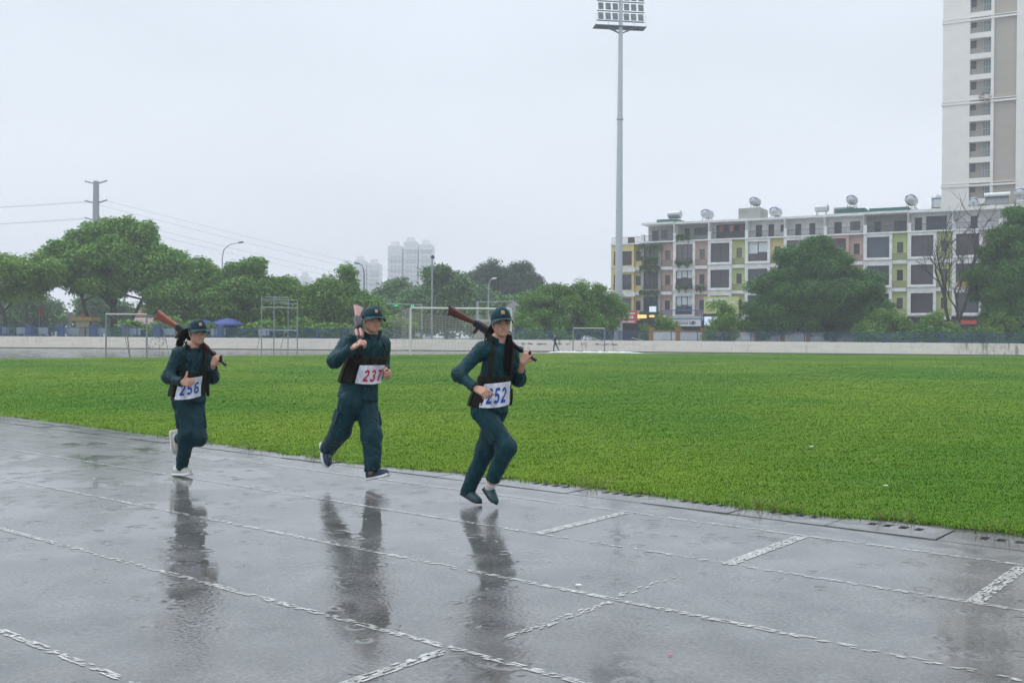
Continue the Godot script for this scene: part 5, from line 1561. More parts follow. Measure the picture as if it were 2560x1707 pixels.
func shoe(person: Node, heel: Vector3, toe: Vector3, up: Vector3, upper: Material, sole: Material, low: bool, lace: Material) -> void:
	var x := (toe - heel).normalized()
	var y := ortho(x, up)
	var z := x.cross(y)
	var l := (toe - heel).length()
	var wide := [0.018, 0.034, 0.037, 0.036, 0.041, 0.047, 0.046, 0.036, 0.014]
	var high := [0.060, 0.078, 0.082, 0.080, 0.068, 0.056, 0.048, 0.038, 0.016]
	if low: high = [0.050, 0.066, 0.068, 0.066, 0.058, 0.050, 0.043, 0.034, 0.014]
	var at := [0.0, 0.06, 0.18, 0.32, 0.48, 0.66, 0.82, 0.94, 1.0]
	var rings := []
	var base := []
	var th := 0.014 if low else 0.026
	for i in 9:
		var ring := []
		var o := heel + x * l * float(at[i])
		for k in 14:
			var a := TAU * k / 14.0
			var c := cos(a)
			var s := sin(a)
			ring.append(o + z * signf(c) * pow(absf(c), 0.75) * float(wide[i]) * 0.95 + y * (th + 0.001 + (maxf(s, 0.0) * float(high[i]) if s > 0.0 else 0.0)))
		rings.append(ring)
		var rise := 0.012 if i == 8 else (0.004 if i == 7 else 0.0)
		var rb := []
		for q in [[-1.0, 0.0], [-1.06, 0.35], [-1.0, 1.0], [1.0, 1.0], [1.06, 0.35], [1.0, 0.0]]:
			rb.append(o + z * q[0] * float(wide[i]) * 1.06 + y * (rise + q[1] * th))
		base.append(rb)
	var sh := part(loft(MB.new(), rings), "shoe", upper, person)
	part(loft(MB.new(), base), "sole", sole, sh)
	var lb := MB.new()
	for k in 4:
		var o := heel + x * l * (0.40 + 0.08 * k)
		var hh: float = th + [0.076, 0.069, 0.063, 0.058][k] * (0.85 if low else 1.0)
		lb.rod(o - z * 0.022 + y * (hh - 0.006), o + z * 0.022 + y * hh, 0.003, 5)
		lb.rod(o + z * 0.022 + y * (hh - 0.006) + x * 0.012, o - z * 0.022 + y * hh, 0.003, 5)
	part(lb, "laces", lace, sh)

func cap_on(person: Node, o: Vector3, h: Basis, broad: float, m: Material, badge: Array) -> void:
	var c := o + h * Vector3(0, 0.036, -0.006)
	var b := MB.new()
	b.colored = false
	var rings := []
	for i in 8:
		var t := i / 7.0
		var ring := []
		for k in 22:
			var a := TAU * k / 22.0
			var fr := maxf(sin(a), 0.0)
			var rr := cos(t * 1.45)
			ring.append(c + h * Vector3(cos(a) * 0.090 * broad * pow(rr, 0.62), 0.006 + sin(t * 1.5) * (0.084 + 0.012 * fr) - 0.016 * (1.0 - t) * (1.0 - fr), sin(a) * (0.104 + 0.004 * fr) * pow(rr, 0.62)))
		rings.append(ring)
	loft(b, rings)
	var cp := part(b, "cap", m, person)
	var top := []
	var bot := []
	for i in 6:
		var u := i / 5.0
		var ra := []
		var rb := []
		for k in 15:
			var a := lerpf(0.16, PI - 0.16, k / 14.0)
			var out := u * 0.078 * pow(sin(a), 0.55)
			var droop := -0.018 * u - 0.030 * pow(absf(cos(a)), 2.2) * (0.25 + u) + 0.004
			var q := c + h * Vector3(cos(a) * (0.089 * broad + out * 0.30), 0.004 + droop, sin(a) * 0.104 + out)
			ra.append(q + h.y * 0.0035)
			rb.append(q - h.y * 0.0015)
		top.append(ra); bot.append(rb)
	var br := MB.new()
	grid(br, top)
	bot.reverse()
	grid(br, bot)
	part(br, "brim", m, cp)
	var bb := MB.new()
	var f := c + h * Vector3(0, 0.052, 0.098)
	var tilt := h * Basis(Vector3.RIGHT, -0.42)
	bb.box(f, Vector3(0.026, 0.030, 0.006), tilt)
	part(bb, "badge", badge[0], cp)
	part(MB.new().box(f + tilt.z * 0.0035, Vector3(0.017, 0.020, 0.004), tilt), "emblem", badge[1], cp)
	part(MB.new().tube(PackedVector3Array(rings[0].map(func(p: Vector3) -> Vector3: return c + (p - c) * 1.012 + h.y * 0.012) + [c + (rings[0][0] - c) * 1.012 + h.y * 0.012]), PackedFloat32Array(range(23).map(func(_k: int) -> float: return 0.004)), 5, false), "cap_band", m, cp)

func hair_shell(person: Node, o: Vector3, h: Basis, broad: float, m: Material, low: float) -> MeshInstance3D:
	var b := MB.new()
	b.ball(o + h * Vector3(0, 0.030, -0.012), Vector3(0.087 * broad, 0.092, 0.100), h, 16, 28)
	var keep := PackedInt32Array()
	for i in range(0, b.ix.size(), 3):
		var c := (b.v[b.ix[i]] + b.v[b.ix[i + 1]] + b.v[b.ix[i + 2]]) / 3.0 - o
		var l := h.inverse() * c
		if (l.z > 0.018 + 0.25 * l.y and l.y < 0.055) or l.y < low: continue
		keep.append(b.ix[i]); keep.append(b.ix[i + 1]); keep.append(b.ix[i + 2])
	b.ix = keep
	return part(b, "hair", m, person)

func lock_of_hair(pts: Array, r0: float, r1: float, seed_: int) -> MB:
	var b := MB.new()
	var r := RandomNumberGenerator.new()
	r.seed = seed_
	for s in 46:
		var p := PackedVector3Array()
		var rad := PackedFloat32Array()
		var off := Vector3(r.randfn(), r.randfn(), r.randfn()) * r0 * 0.42
		for i in pts.size():
			var t := float(i) / (pts.size() - 1)
			p.append(pts[i] + off * (0.5 + 0.7 * sin(t * 2.6)) + Vector3(r.randfn(), r.randfn(), r.randfn()) * 0.004)
			rad.append(lerpf(r0, r1, t) * 0.2)
		b.tube(p, rad, 5)
	return b

func rifle(label: String, butt: Vector3, muzzle: Vector3, up_hint: Vector3, wood: Material, dark_wood: Material, iron: Material) -> void:
	var x := (muzzle - butt).normalized()
	var y := ortho(x, up_hint)
	var t := thing("rifle", label, "rifle", butt)
	t.basis = Basis(x, y, x.cross(y))
	var k := (muzzle - butt).length() / 0.87
	t.scale = Vector3.ONE * k
	# stock: a tapering, rounded slab
	var rings := []
	for q in [[0.0, -0.100, 0.002, 0.014], [0.012, -0.103, 0.006, 0.017], [0.10, -0.072, 0.006, 0.018], [0.19, -0.046, 0.008, 0.016], [0.245, -0.030, 0.012, 0.015], [0.258, -0.027, 0.012, 0.013]]:
		var ring := []
		for j in 12:
			var a := TAU * j / 12.0
			var cy: float = (q[1] + q[2]) * 0.5
			ring.append(Vector3(q[0] + (-0.02 if q[0] < 0.02 and sin(a) < -0.5 else 0.0), cy + signf(sin(a)) * pow(absf(sin(a)), 0.6) * (q[2] - q[1]) * 0.5, signf(cos(a)) * pow(absf(cos(a)), 0.7) * q[3]))
		rings.append(ring)
	var st := part(loft(MB.new(), rings), "stock", wood, t)
	part(MB.new().box(Vector3(-0.004, -0.048, 0), Vector3(0.010, 0.100, 0.026), Basis(Vector3.BACK, -0.05)), "butt_plate", iron, st)
	part(MB.new().span(0.25, 0.50, -0.036, 0.008, -0.017, 0.017), "receiver", iron, t)
	part(MB.new().tube(PackedVector3Array([Vector3(0.262, 0.010, 0), Vector3(0.30, 0.015, 0), Vector3(0.47, 0.015, 0), Vector3(0.49, 0.010, 0)]), PackedFloat32Array([0.012, 0.0185, 0.0185, 0.012]), 10), "top_cover", iron, t)
	part(MB.new().span(0.47, 0.525, 0.012, 0.042, -0.011, 0.011), "rear_sight", iron, t)
	var g := []
	for q in [[0.290, -0.034, 0.018], [0.278, -0.070, 0.017], [0.262, -0.108, 0.019], [0.256, -0.125, 0.017]]:
		var ring := []
		for j in 10:
			var a := TAU * j / 10.0
			ring.append(Vector3(q[0] + cos(a) * q[2], q[1], -sin(a) * 0.0145))
		g.append(ring)
	part(loft(MB.new(), g), "pistol_grip", dark_wood, t)
	part(MB.new().tube(PackedVector3Array([Vector3(0.305, -0.036, 0), Vector3(0.312, -0.062, 0), Vector3(0.345, -0.066, 0), Vector3(0.372, -0.058, 0), Vector3(0.376, -0.036, 0)]), PackedFloat32Array([0.0035, 0.0035, 0.0035, 0.0035, 0.0035]), 6), "trigger_guard", iron, t)
	part(MB.new().tube(PackedVector3Array([Vector3(0.335, -0.036, 0), Vector3(0.342, -0.048, 0), Vector3(0.338, -0.058, 0)]), PackedFloat32Array([0.003, 0.003, 0.002]), 5), "trigger", iron, t)
	part(MB.new().tube(PackedVector3Array([Vector3(0.502, -0.016, 0), Vector3(0.53, -0.018, 0), Vector3(0.60, -0.020, 0), Vector3(0.655, -0.012, 0)]), PackedFloat32Array([0.020, 0.025, 0.025, 0.018]), 12), "lower_handguard", dark_wood, t)
	part(MB.new().tube(PackedVector3Array([Vector3(0.535, 0.026, 0), Vector3(0.55, 0.028, 0), Vector3(0.64, 0.026, 0), Vector3(0.655, 0.025, 0)]), PackedFloat32Array([0.013, 0.017, 0.016, 0.012]), 12), "upper_handguard", dark_wood, t)
	part(MB.new().rod(Vector3(0.50, 0.0, 0), Vector3(0.85, 0.0, 0), 0.0088, 10), "barrel", iron, t)
	part(MB.new().rod(Vector3(0.655, 0.025, 0), Vector3(0.715, 0.020, 0), 0.0085, 8), "gas_tube", iron, t)
	part(MB.new().span(0.70, 0.735, -0.011, 0.032, -0.011, 0.011), "gas_block", iron, t)
	part(MB.new().rod(Vector3(0.66, -0.016, 0), Vector3(0.845, -0.013, 0), 0.003, 6), "cleaning_rod", iron, t)
	part(MB.new().span(0.79, 0.815, -0.014, 0.030, -0.010, 0.010).span(0.797, 0.808, 0.030, 0.056, -0.008, -0.005).span(0.797, 0.808, 0.030, 0.056, 0.005, 0.008), "front_sight", iron, t)
	part(MB.new().rod(Vector3(0.842, 0, 0), Vector3(0.87, 0, 0), 0.0125, 10), "muzzle_nut", iron, t)

var fold: FastNoiseLite

func cloth(c: Color, seed_: int, wet := 0.5) -> StandardMaterial3D:
	var key := "cloth%s%d" % [c.to_html(), seed_]
	if M.has(key): return M[key]
	var d := c * 0.72
	var m := mottled(lin(d.r, d.g, d.b), lin(c.r * 1.35, c.g * 1.35, c.b * 1.35), wet, 0.55, seed_, 1.7, 4)
	var f := FastNoiseLite.new()
	f.seed = seed_ + 3
	f.frequency = 0.011
	f.fractal_type = FastNoiseLite.FRACTAL_RIDGED
	f.fractal_octaves = 2
	f.domain_warp_enabled = true
	f.domain_warp_amplitude = 30.0
	var im := f.get_seamless_image(256, 256)
	im.convert(Image.FORMAT_RGBA8)
	im.bump_map_to_normal_map(5.0)
	m.normal_enabled = true
	m.normal_texture = tex(im)
	m.normal_scale = 1.3
	m.uv1_scale = Vector3(2.6, 1.15, 2.6)
	m.rim_enabled = true
	m.rim = 0.05
	m.rim_tint = 1.0
	m.metallic_specular = 0.3
	M[key] = m
	return m

# a runner; every joint is given in metres round the spot on the track under the body (x to the side, y up, z towards the camera side)
func runner(p: Dictionary) -> void:
	var t := thing("person", p.label, "person", p.at, 0.0, "runners on the wet track")
	var fv: Vector3 = p.face                   # the way the chest faces
	var sv := Vector3.UP.cross(fv).normalized()   # towards the person's left side
	var hb := Basis(Vector3.UP.cross(p.look).normalized(), Vector3.UP, p.look).orthonormalized() * Basis(Vector3.RIGHT, p.nod)
	hb = Basis(Vector3(0, 0, 1), p.get("tilt", 0.0)) * hb
	var broad: float = p.broad
	var J: Dictionary = p.joints
	var skin_c := Color(0.47, 0.265, 0.185)
	var col: Dictionary = p.colors
	# wrists follow the hands
	var hands := {}
	for side in ["l", "r"]:
		var h: Dictionary = p.hands[side]
		var d: Vector3
		var pn: Vector3
		var s: Vector3
		if h.has("grip"):
			s = h.axis.normalized()
			d = ortho(s, h.dir)
			pn = d.cross(s) if side == "l" else s.cross(d)
			hands[side] = {"o": h.grip - d * 0.078 - pn * 0.026, "d": d, "pn": pn, "s": s, "curl": h.curl, "thumb": 0.0}
		else:
			d = h.dir.normalized()
			pn = ortho(d, h.palm)
			s = pn.cross(d) if side == "l" else d.cross(pn)
			hands[side] = {"o": h.at, "d": d, "pn": pn, "s": s, "curl": h.curl, "thumb": h.get("thumb", 0.0)}
	# --- body: one skin from head to feet
	var body := MB.new()
	body.colored = true
	body.col = skin_c
	var f := Field.new()
	f.k = 0.016
	head_into(f, p.head, hb, J.neck, broad)
	f.mesh_into(body, 0.0046)
	var inv := hb.inverse()
	for i in body.v.size():                     # lips, brows, eyes
		var l: Vector3 = inv * (body.v[i] - p.head)
		l.x = absf(l.x / broad)
		if l.z > 0.055 and absf(l.y + 0.058) < 0.0075 and l.x < 0.020: body.c[i] = Color(0.40, 0.17, 0.135)
		elif l.z > 0.045 and absf(l.y - 0.017 + l.x * 0.05) < 0.0045 and l.x > 0.014 and l.x < 0.048: body.c[i] = Color(0.03, 0.02, 0.016)
		elif l.z > 0.045 and absf(l.y + 0.004) < 0.0052 and absf(l.x - 0.032) < 0.0145: body.c[i] = Color(0.028, 0.02, 0.018) if absf(l.x - 0.032) < 0.008 or l.y > -0.003 else Color(0.42, 0.38, 0.36)
	for side in ["l", "r"]:
		var h: Dictionary = hands[side]
		f = Field.new()
		f.k = 0.007
		hand_into(f, h.o, h.d, h.pn, h.s, h.curl, h.thumb, p.get("hand_size", 1.0))
		var el: Vector3 = J["elbow_" + side]
		f.cap(el.lerp(h.o, 0.55), h.o + h.d * 0.012, 0.030, 0.0235, h.pn, 1.25)
		f.mesh_into(body, 0.0042)
	f = Field.new()
	f.k = 0.04
	f.cap(J.neck, J.waist, 0.085, 0.10, fv, 1.3).cap(J.waist, J.pelvis, 0.10, 0.11, fv, 1.25)
	for side in ["l", "r"]:
		f.cap(J["shoulder_" + side], J["elbow_" + side], 0.042, 0.034).cap(J["elbow_" + side], J["elbow_" + side].lerp(hands[side].o, 0.7), 0.034, 0.028)
		f.cap(J["hip_" + side], J["knee_" + side], 0.07, 0.048).cap(J["knee_" + side], J["ankle_" + side], 0.048, 0.032)
		var ft: Array = p.feet[side]
		f.cap(J["ankle_" + side], ft[0].lerp(ft[1], 0.22) + ortho((ft[1] - ft[0]).normalized(), ft[2]) * 0.045, 0.034, 0.03)
	f.mesh_into(body, 0.016)
	var sk := mat(1, 1, 1, 0.45)
	sk.vertex_color_use_as_albedo = true
	sk.subsurf_scatter_enabled = true
	sk.subsurf_scatter_strength = 0.12
	part(body, "body", sk, t)
	# --- jacket
	var jr: float = p.torso
	var fd := 1.36                              # how much flatter the trunk is front to back
	f = Field.new()
	f.k = 0.05
	f.noise = fold
	f.amp = 0.0095
	f.stretch = Vector3(1.1, 0.5, 1.1)
	var top: Vector3 = J.neck + Vector3.DOWN * 0.10
	f.cap(top, J.waist, jr * 0.90, jr, fv, fd)
	f.cap(J.waist, J.hem, jr, jr * p.get("flare", 1.06), fv, fd, 1)
	f.cap(J.shoulder_l.lerp(J.neck, 0.12), J.shoulder_r.lerp(J.neck, 0.12), 0.062, 0.062)
	f.cap(J.neck + Vector3.DOWN * 0.075 - fv * 0.012, top, 0.062, 0.09)
	for side in ["l", "r"]:
		var el: Vector3 = J["elbow_" + side]
		var cuff: Vector3 = el.lerp(hands[side].o, p.get("cuff_" + side, 0.92))
		f.cap(J["shoulder_" + side], el, 0.070 * p.sleeve, 0.060 * p.sleeve)
		f.cap(el, cuff, 0.058 * p.sleeve, 0.044 * p.sleeve, Vector3.ZERO, 1.0, 1)
	var jk := MB.new()
	f.mesh_into(jk, 0.0115)
	var jacket := part(jk, "jacket", col.cloth, t)
	for side in ["l", "r"]:                      # cuffs stand a little proud of the sleeve
		var el: Vector3 = J["elbow_" + side]
		var cf: float = p.get("cuff_" + side, 0.92)
		part(MB.new().tube(PackedVector3Array([el.lerp(hands[side].o, cf - 0.24), el.lerp(hands[side].o, cf - 0.12), el.lerp(hands[side].o, cf + 0.005)]), PackedFloat32Array([0.048 * p.sleeve, 0.050 * p.sleeve, 0.047 * p.sleeve]), 14), "cuff", col.cloth, jacket)
	# trunk surface: y is a height, a an angle from the left side round the front
	var trunk := func(y: float, a: float, off: float) -> Vector3:
		var c: Vector3
		var r: float
		if y > J.waist.y:
			var s := clampf((y - J.waist.y) / (top.y - J.waist.y), 0.0, 1.15)
			c = J.waist.lerp(top, s); r = lerpf(jr, jr * 0.90, s)
		else:
			var s := clampf((J.waist.y - y) / maxf(J.waist.y - J.hem.y, 0.01), 0.0, 1.0)
			c = J.waist.lerp(J.hem, s); r = lerpf(jr, jr * p.get("flare", 1.06), s)
		c.y = y
		return c + sv * cos(a) * (r + off) + fv * sin(a) * (r / fd + off)
	# collar: stands round the neck, open in front
	var cr := []
	for i in 5:
		var u := i / 4.0
		var row := []
		for k in 23:
			var a := lerpf(-PI * 0.5 + PI + 0.30, PI * 0.5 + TAU - 0.30, k / 22.0)      # from one side of the opening round the back to the other
			var rad := lerpf(0.066, 0.084, u) * broad
			var fr := maxf(sin(a), 0.0)
			var y := -0.050 + u * (0.100 + 0.012 * absf(cos(a))) - fr * fr * 0.060 * (1.0 - u * 0.45)
			var q: Vector3 = J.neck + sv * cos(a) * (rad + 0.012 * u) + fv * (sin(a) * rad * 1.02 + 0.012) + Vector3.UP * y
			row.append(q + (sv * signf(cos(a)) * 0.020 + fv * 0.012) * fr * u)
		cr.append(row)
	var cb := MB.new()
	grid(cb, cr)
	var back := cr.map(func(row: Array) -> Array: return row.map(func(q: Vector3) -> Vector3: return q + (J.neck - q) * Vector3(0.06, 0, 0.06)))
	back.reverse()
	grid(cb, back)
	part(cb, "collar", col.cloth, jacket)
	var pk := MB.new()                           # breast pocket flaps and placket
	for s in [-1.0, 1.0]:
		var y0: float = top.y - 0.055
		var rows := []
		for i in 3:
			var row := []
			for k in 5: row.append(trunk.call(y0 - i * 0.022, PI * 0.5 + s * 0.52 - (k - 2) * 0.13, 0.014))
			rows.append(row)
		rows.reverse()
		grid(pk, rows)
	part(pk, "pocket_flap", col.cloth, jacket)
	var pl := MB.new()
	var prow := []
	for i in 9:
		var y: float = lerpf(J.hem.y + 0.01, top.y + 0.02, i / 8.0)
		prow.append([trunk.call(y, PI * 0.5 + 0.13, 0.011), trunk.call(y, PI * 0.5, 0.013), trunk.call(y, PI * 0.5 - 0.13, 0.011)])
	grid(pl, prow)
	part(pl, "placket", col.cloth, jacket)
	# --- trousers
	f = Field.new()
	f.k = 0.045
	f.noise = fold
	f.amp = 0.0095
	f.stretch = Vector3(1.1, 0.42, 1.1)
	f.cap(J.hip_l + Vector3.UP * 0.01, J.hip_r + Vector3.UP * 0.01, p.seat * 0.96, p.seat * 0.96, fv, 1.15)
	f.cap(J.pelvis, J.waist.lerp(J.hem, 0.6), p.seat, jr * 0.8, fv, 1.35)
	for side in ["l", "r"]:
		var an: Vector3 = J["ankle_" + side]
		var kn: Vector3 = J["knee_" + side]
		f.cap(J["hip_" + side], kn, p.thigh, p.knee)
		f.cap(kn, an + (an - kn).normalized() * p.get("drop_" + side, 0.02), p.knee, p.shin, Vector3.ZERO, 1.0, 1)
	var tr := MB.new()
	f.mesh_into(tr, 0.0115)
	var trousers := part(tr, "trousers", col.cloth, t)
	for side in ["l", "r"]:                      # thigh pockets
		var hp: Vector3 = J["hip_" + side]
		var kn: Vector3 = J["knee_" + side]
		var ax := (kn - hp).normalized()
		var out := ortho(ax, sv * (1.0 if side == "l" else -1.0))
		var fw := out.cross(ax)
		var o := hp.lerp(kn, 0.56) + out * (lerpf(p.thigh, p.knee, 0.56) - 0.006)
		part(MB.new().box(o, Vector3(0.09, 0.13, 0.014), Basis(fw, ax, fw.cross(ax))), "thigh_pocket", col.cloth, trousers)
	# --- shoes and socks
	for side in ["l", "r"]:
		var ft: Array = p.feet[side]
		shoe(t, ft[0], ft[1], ft[2], col.shoe, col.sole, p.low_shoe, col.lace)
		if p.has("sock"):
			var y := ortho((ft[1] - ft[0]).normalized(), ft[2])
			var q: Vector3 = ft[0].lerp(ft[1], 0.2) + y * 0.055
			part(MB.new().tube(PackedVector3Array([q, q.lerp(J["ankle_" + side], 0.6), J["ankle_" + side] + (J["ankle_" + side] - q) * 0.25]), PackedFloat32Array([0.043, 0.043, 0.046]), 14), "sock", p.sock, t)
	# --- cap and hair
	cap_on(t, p.head, hb, broad, col.cap, p.badge)
	hair_shell(t, p.head, hb, broad, M.hair, p.hair_low)
	for l in p.locks: part(lock_of_hair(l.pts, l.r0, l.r1, l.seed), "hair_lock", M.hair, t)
	# --- webbing: belt band, pouches and straps
	var vest := MB.new()
	var vr := []
	for q in p.band:                             # [height, stand-off]
		var ring := []
		for k in 36:
			var a := -TAU * k / 36.0
			ring.append(trunk.call(q[0], a, q[1]))
		vr.append(ring)
	loft(vest, vr)
	var vn := part(vest, "webbing_vest", col.web, t)
	for q in p.pouches:                          # [angle, bottom, top, half width as angle, stand-off, thickness]
		var rows := []
		var ring_lo := []
		for i in 5:
			var y := lerpf(q[1], q[2], i / 4.0)
			var ring := []
			var puff: float = q[5] * (0.75 + 0.35 * sin(PI * (i + 0.5) / 5.0))
			for e in [[-1.0, 0.0], [-1.0, 0.7], [-0.75, 1.0], [0.75, 1.0], [1.0, 0.7], [1.0, 0.0]]:
				ring.append(trunk.call(y, q[0] + e[0] * q[3], q[4] + e[1] * puff))
			rows.append(ring)
		var pb := MB.new()
		loft(pb, rows)
		part(pb, "pouch", col.web, vn)
	for s in [-1.0, 1.0]:
		var sh: Vector3 = J.shoulder_l if s > 0.0 else J.shoulder_r
		var mid := sh.lerp(J.neck, 0.40) + Vector3.UP * 0.052
		var path := [trunk.call(p.band[-1][0] - 0.01, PI * 0.5 - s * 0.62, 0.022), trunk.call(top.y - 0.12, PI * 0.5 - s * 0.66, 0.020), trunk.call(top.y, PI * 0.5 - s * 0.74, 0.020), mid + fv * 0.045 - Vector3.UP * 0.002, mid + Vector3.UP * 0.008, mid - fv * 0.05 - Vector3.UP * 0.004, trunk.call(top.y - 0.02, -PI * 0.5 + s * 0.6, 0.022), trunk.call(p.band[-1][0] - 0.01, -PI * 0.5 + s * 0.4, 0.022)]
		var pb := MB.new()
		var rows := []
		for i in path.size():
			var tg: Vector3 = (path[mini(i + 1, path.size() - 1)] - path[maxi(i - 1, 0)]).normalized()
			var c0: Vector3 = J.waist.lerp(top, 0.5)
			var outw: Vector3 = ortho(tg, Vector3.UP * 0.4 + (path[i] - Vector3(c0.x, path[i].y, c0.z)).normalized())
			var wv := tg.cross(outw) * 0.019
			rows.append([path[i] - wv - outw * 0.003, path[i] + wv - outw * 0.003, path[i] + wv + outw * 0.003, path[i] - wv + outw * 0.003])
		loft(pb, rows)
		part(pb, "strap", col.web, vn)
	# --- the number bib
	var B: Dictionary = p.bib
	var wav := FastNoiseLite.new()
	wav.seed = B.seed
	wav.frequency = 5.0
	var surf := func(u: float, v: float, lift: float) -> Vector3:       # u, v from 0 to 1, v downwards
		var y: float = lerpf(B.top, B.bottom, v) + B.get("skew", 0.0) * (u - 0.5) + 0.012 * sin(u * PI) * v * -1.0
		var off: float = B.off + 0.010 * v + 0.006 * wav.get_noise_2d(u * 2.0, v * 2.0) + B.get("fold", 0.0) * maxf(0.0, u - 0.55) * v
		var a: float = PI * 0.5 + B.turn + (0.5 - u) * B.wide * (1.0 - 0.06 * v)
		return trunk.call(y, a, off + lift)
	var br := []
	var bk := []
	for i in 21:
		var row := []
		var rbk := []
		for k in 29:
			row.append(surf.call(1.0 - k / 28.0, i / 20.0, 0.0))
			rbk.append(surf.call(1.0 - k / 28.0, i / 20.0, -0.002))
		br.append(row); bk.append(rbk)
	var bm := MB.new()
	grid(bm, br)
	bk.reverse()
	grid(bm, bk)
	var bib := part(bm, "number_bib", col.bib, t)
	bib.set_meta("label", "white cloth bib with the number %s" % B.text)
	var nb := MB.new()
	var n: int = B.text.length()
	for q in n:
		for line in digit_lines(B.text[q]):
			var pts: Array = line
			for k in pts.size():
				var a: Vector2 = pts[maxi(k - 1, 0)]
				var c: Vector2 = pts[mini(k + 1, pts.size() - 1)]
				var tg := (c - a).normalized()
				for s in [-1.0, 1.0]:
					var w: Vector2 = pts[k] + Vector2(-tg.y * 0.15, tg.x * 0.095) * s
					var u: float = lerpf(B.text_box[0], B.text_box[1], (q + 0.12 + w.x * 0.76) / n)
					var v: float = lerpf(B.text_box[3], B.text_box[2], w.y)
					nb.vert(surf.call(u, v, 0.0055), fv)
				if k > 0:
					var i := nb.v.size() - 4
					nb.tri3(i, i + 2, i + 3); nb.tri3(i, i + 3, i + 1)
	part(nb, "numerals", B.ink, bib)

# centre lines of bold numerals in a unit box
func arc(cx: float, cy: float, rx: float, ry: float, from: float, to: float, steps := 12) -> Array:
	var out := []
	for k in steps + 1:
		var a := deg_to_rad(lerpf(from, to, float(k) / steps))
		out.append(Vector2(cx + cos(a) * rx, cy + sin(a) * ry))
	return out

func digit_lines(ch: String) -> Array:
	match ch:
		"2": return [arc(0.5, 0.70, 0.36, 0.21, 170, -35) + [Vector2(0.50, 0.34), Vector2(0.16, 0.12)], [Vector2(0.05, 0.09), Vector2(0.95, 0.09)]]
		"3": return [arc(0.48, 0.71, 0.34, 0.20, 160, -90), arc(0.48, 0.29, 0.38, 0.22, 90, -160)]
		"5": return [[Vector2(0.92, 0.91), Vector2(0.16, 0.91)], [Vector2(0.24, 0.95), Vector2(0.20, 0.50)], [Vector2(0.18, 0.50)] + arc(0.48, 0.33, 0.37, 0.24, 110, -150)]
		"6": return [arc(0.55, 0.62, 0.40, 0.29, 50, 185), arc(0.5, 0.31, 0.35, 0.22, 0, 360, 20)]
		"7": return [[Vector2(0.06, 0.90), Vector2(0.94, 0.90)], [Vector2(0.86, 0.90), Vector2(0.60, 0.55), Vector2(0.42, 0.03)]]
	return []

func V(x: float, y: float, z: float) -> Vector3:
	return Vector3(x, y, z)

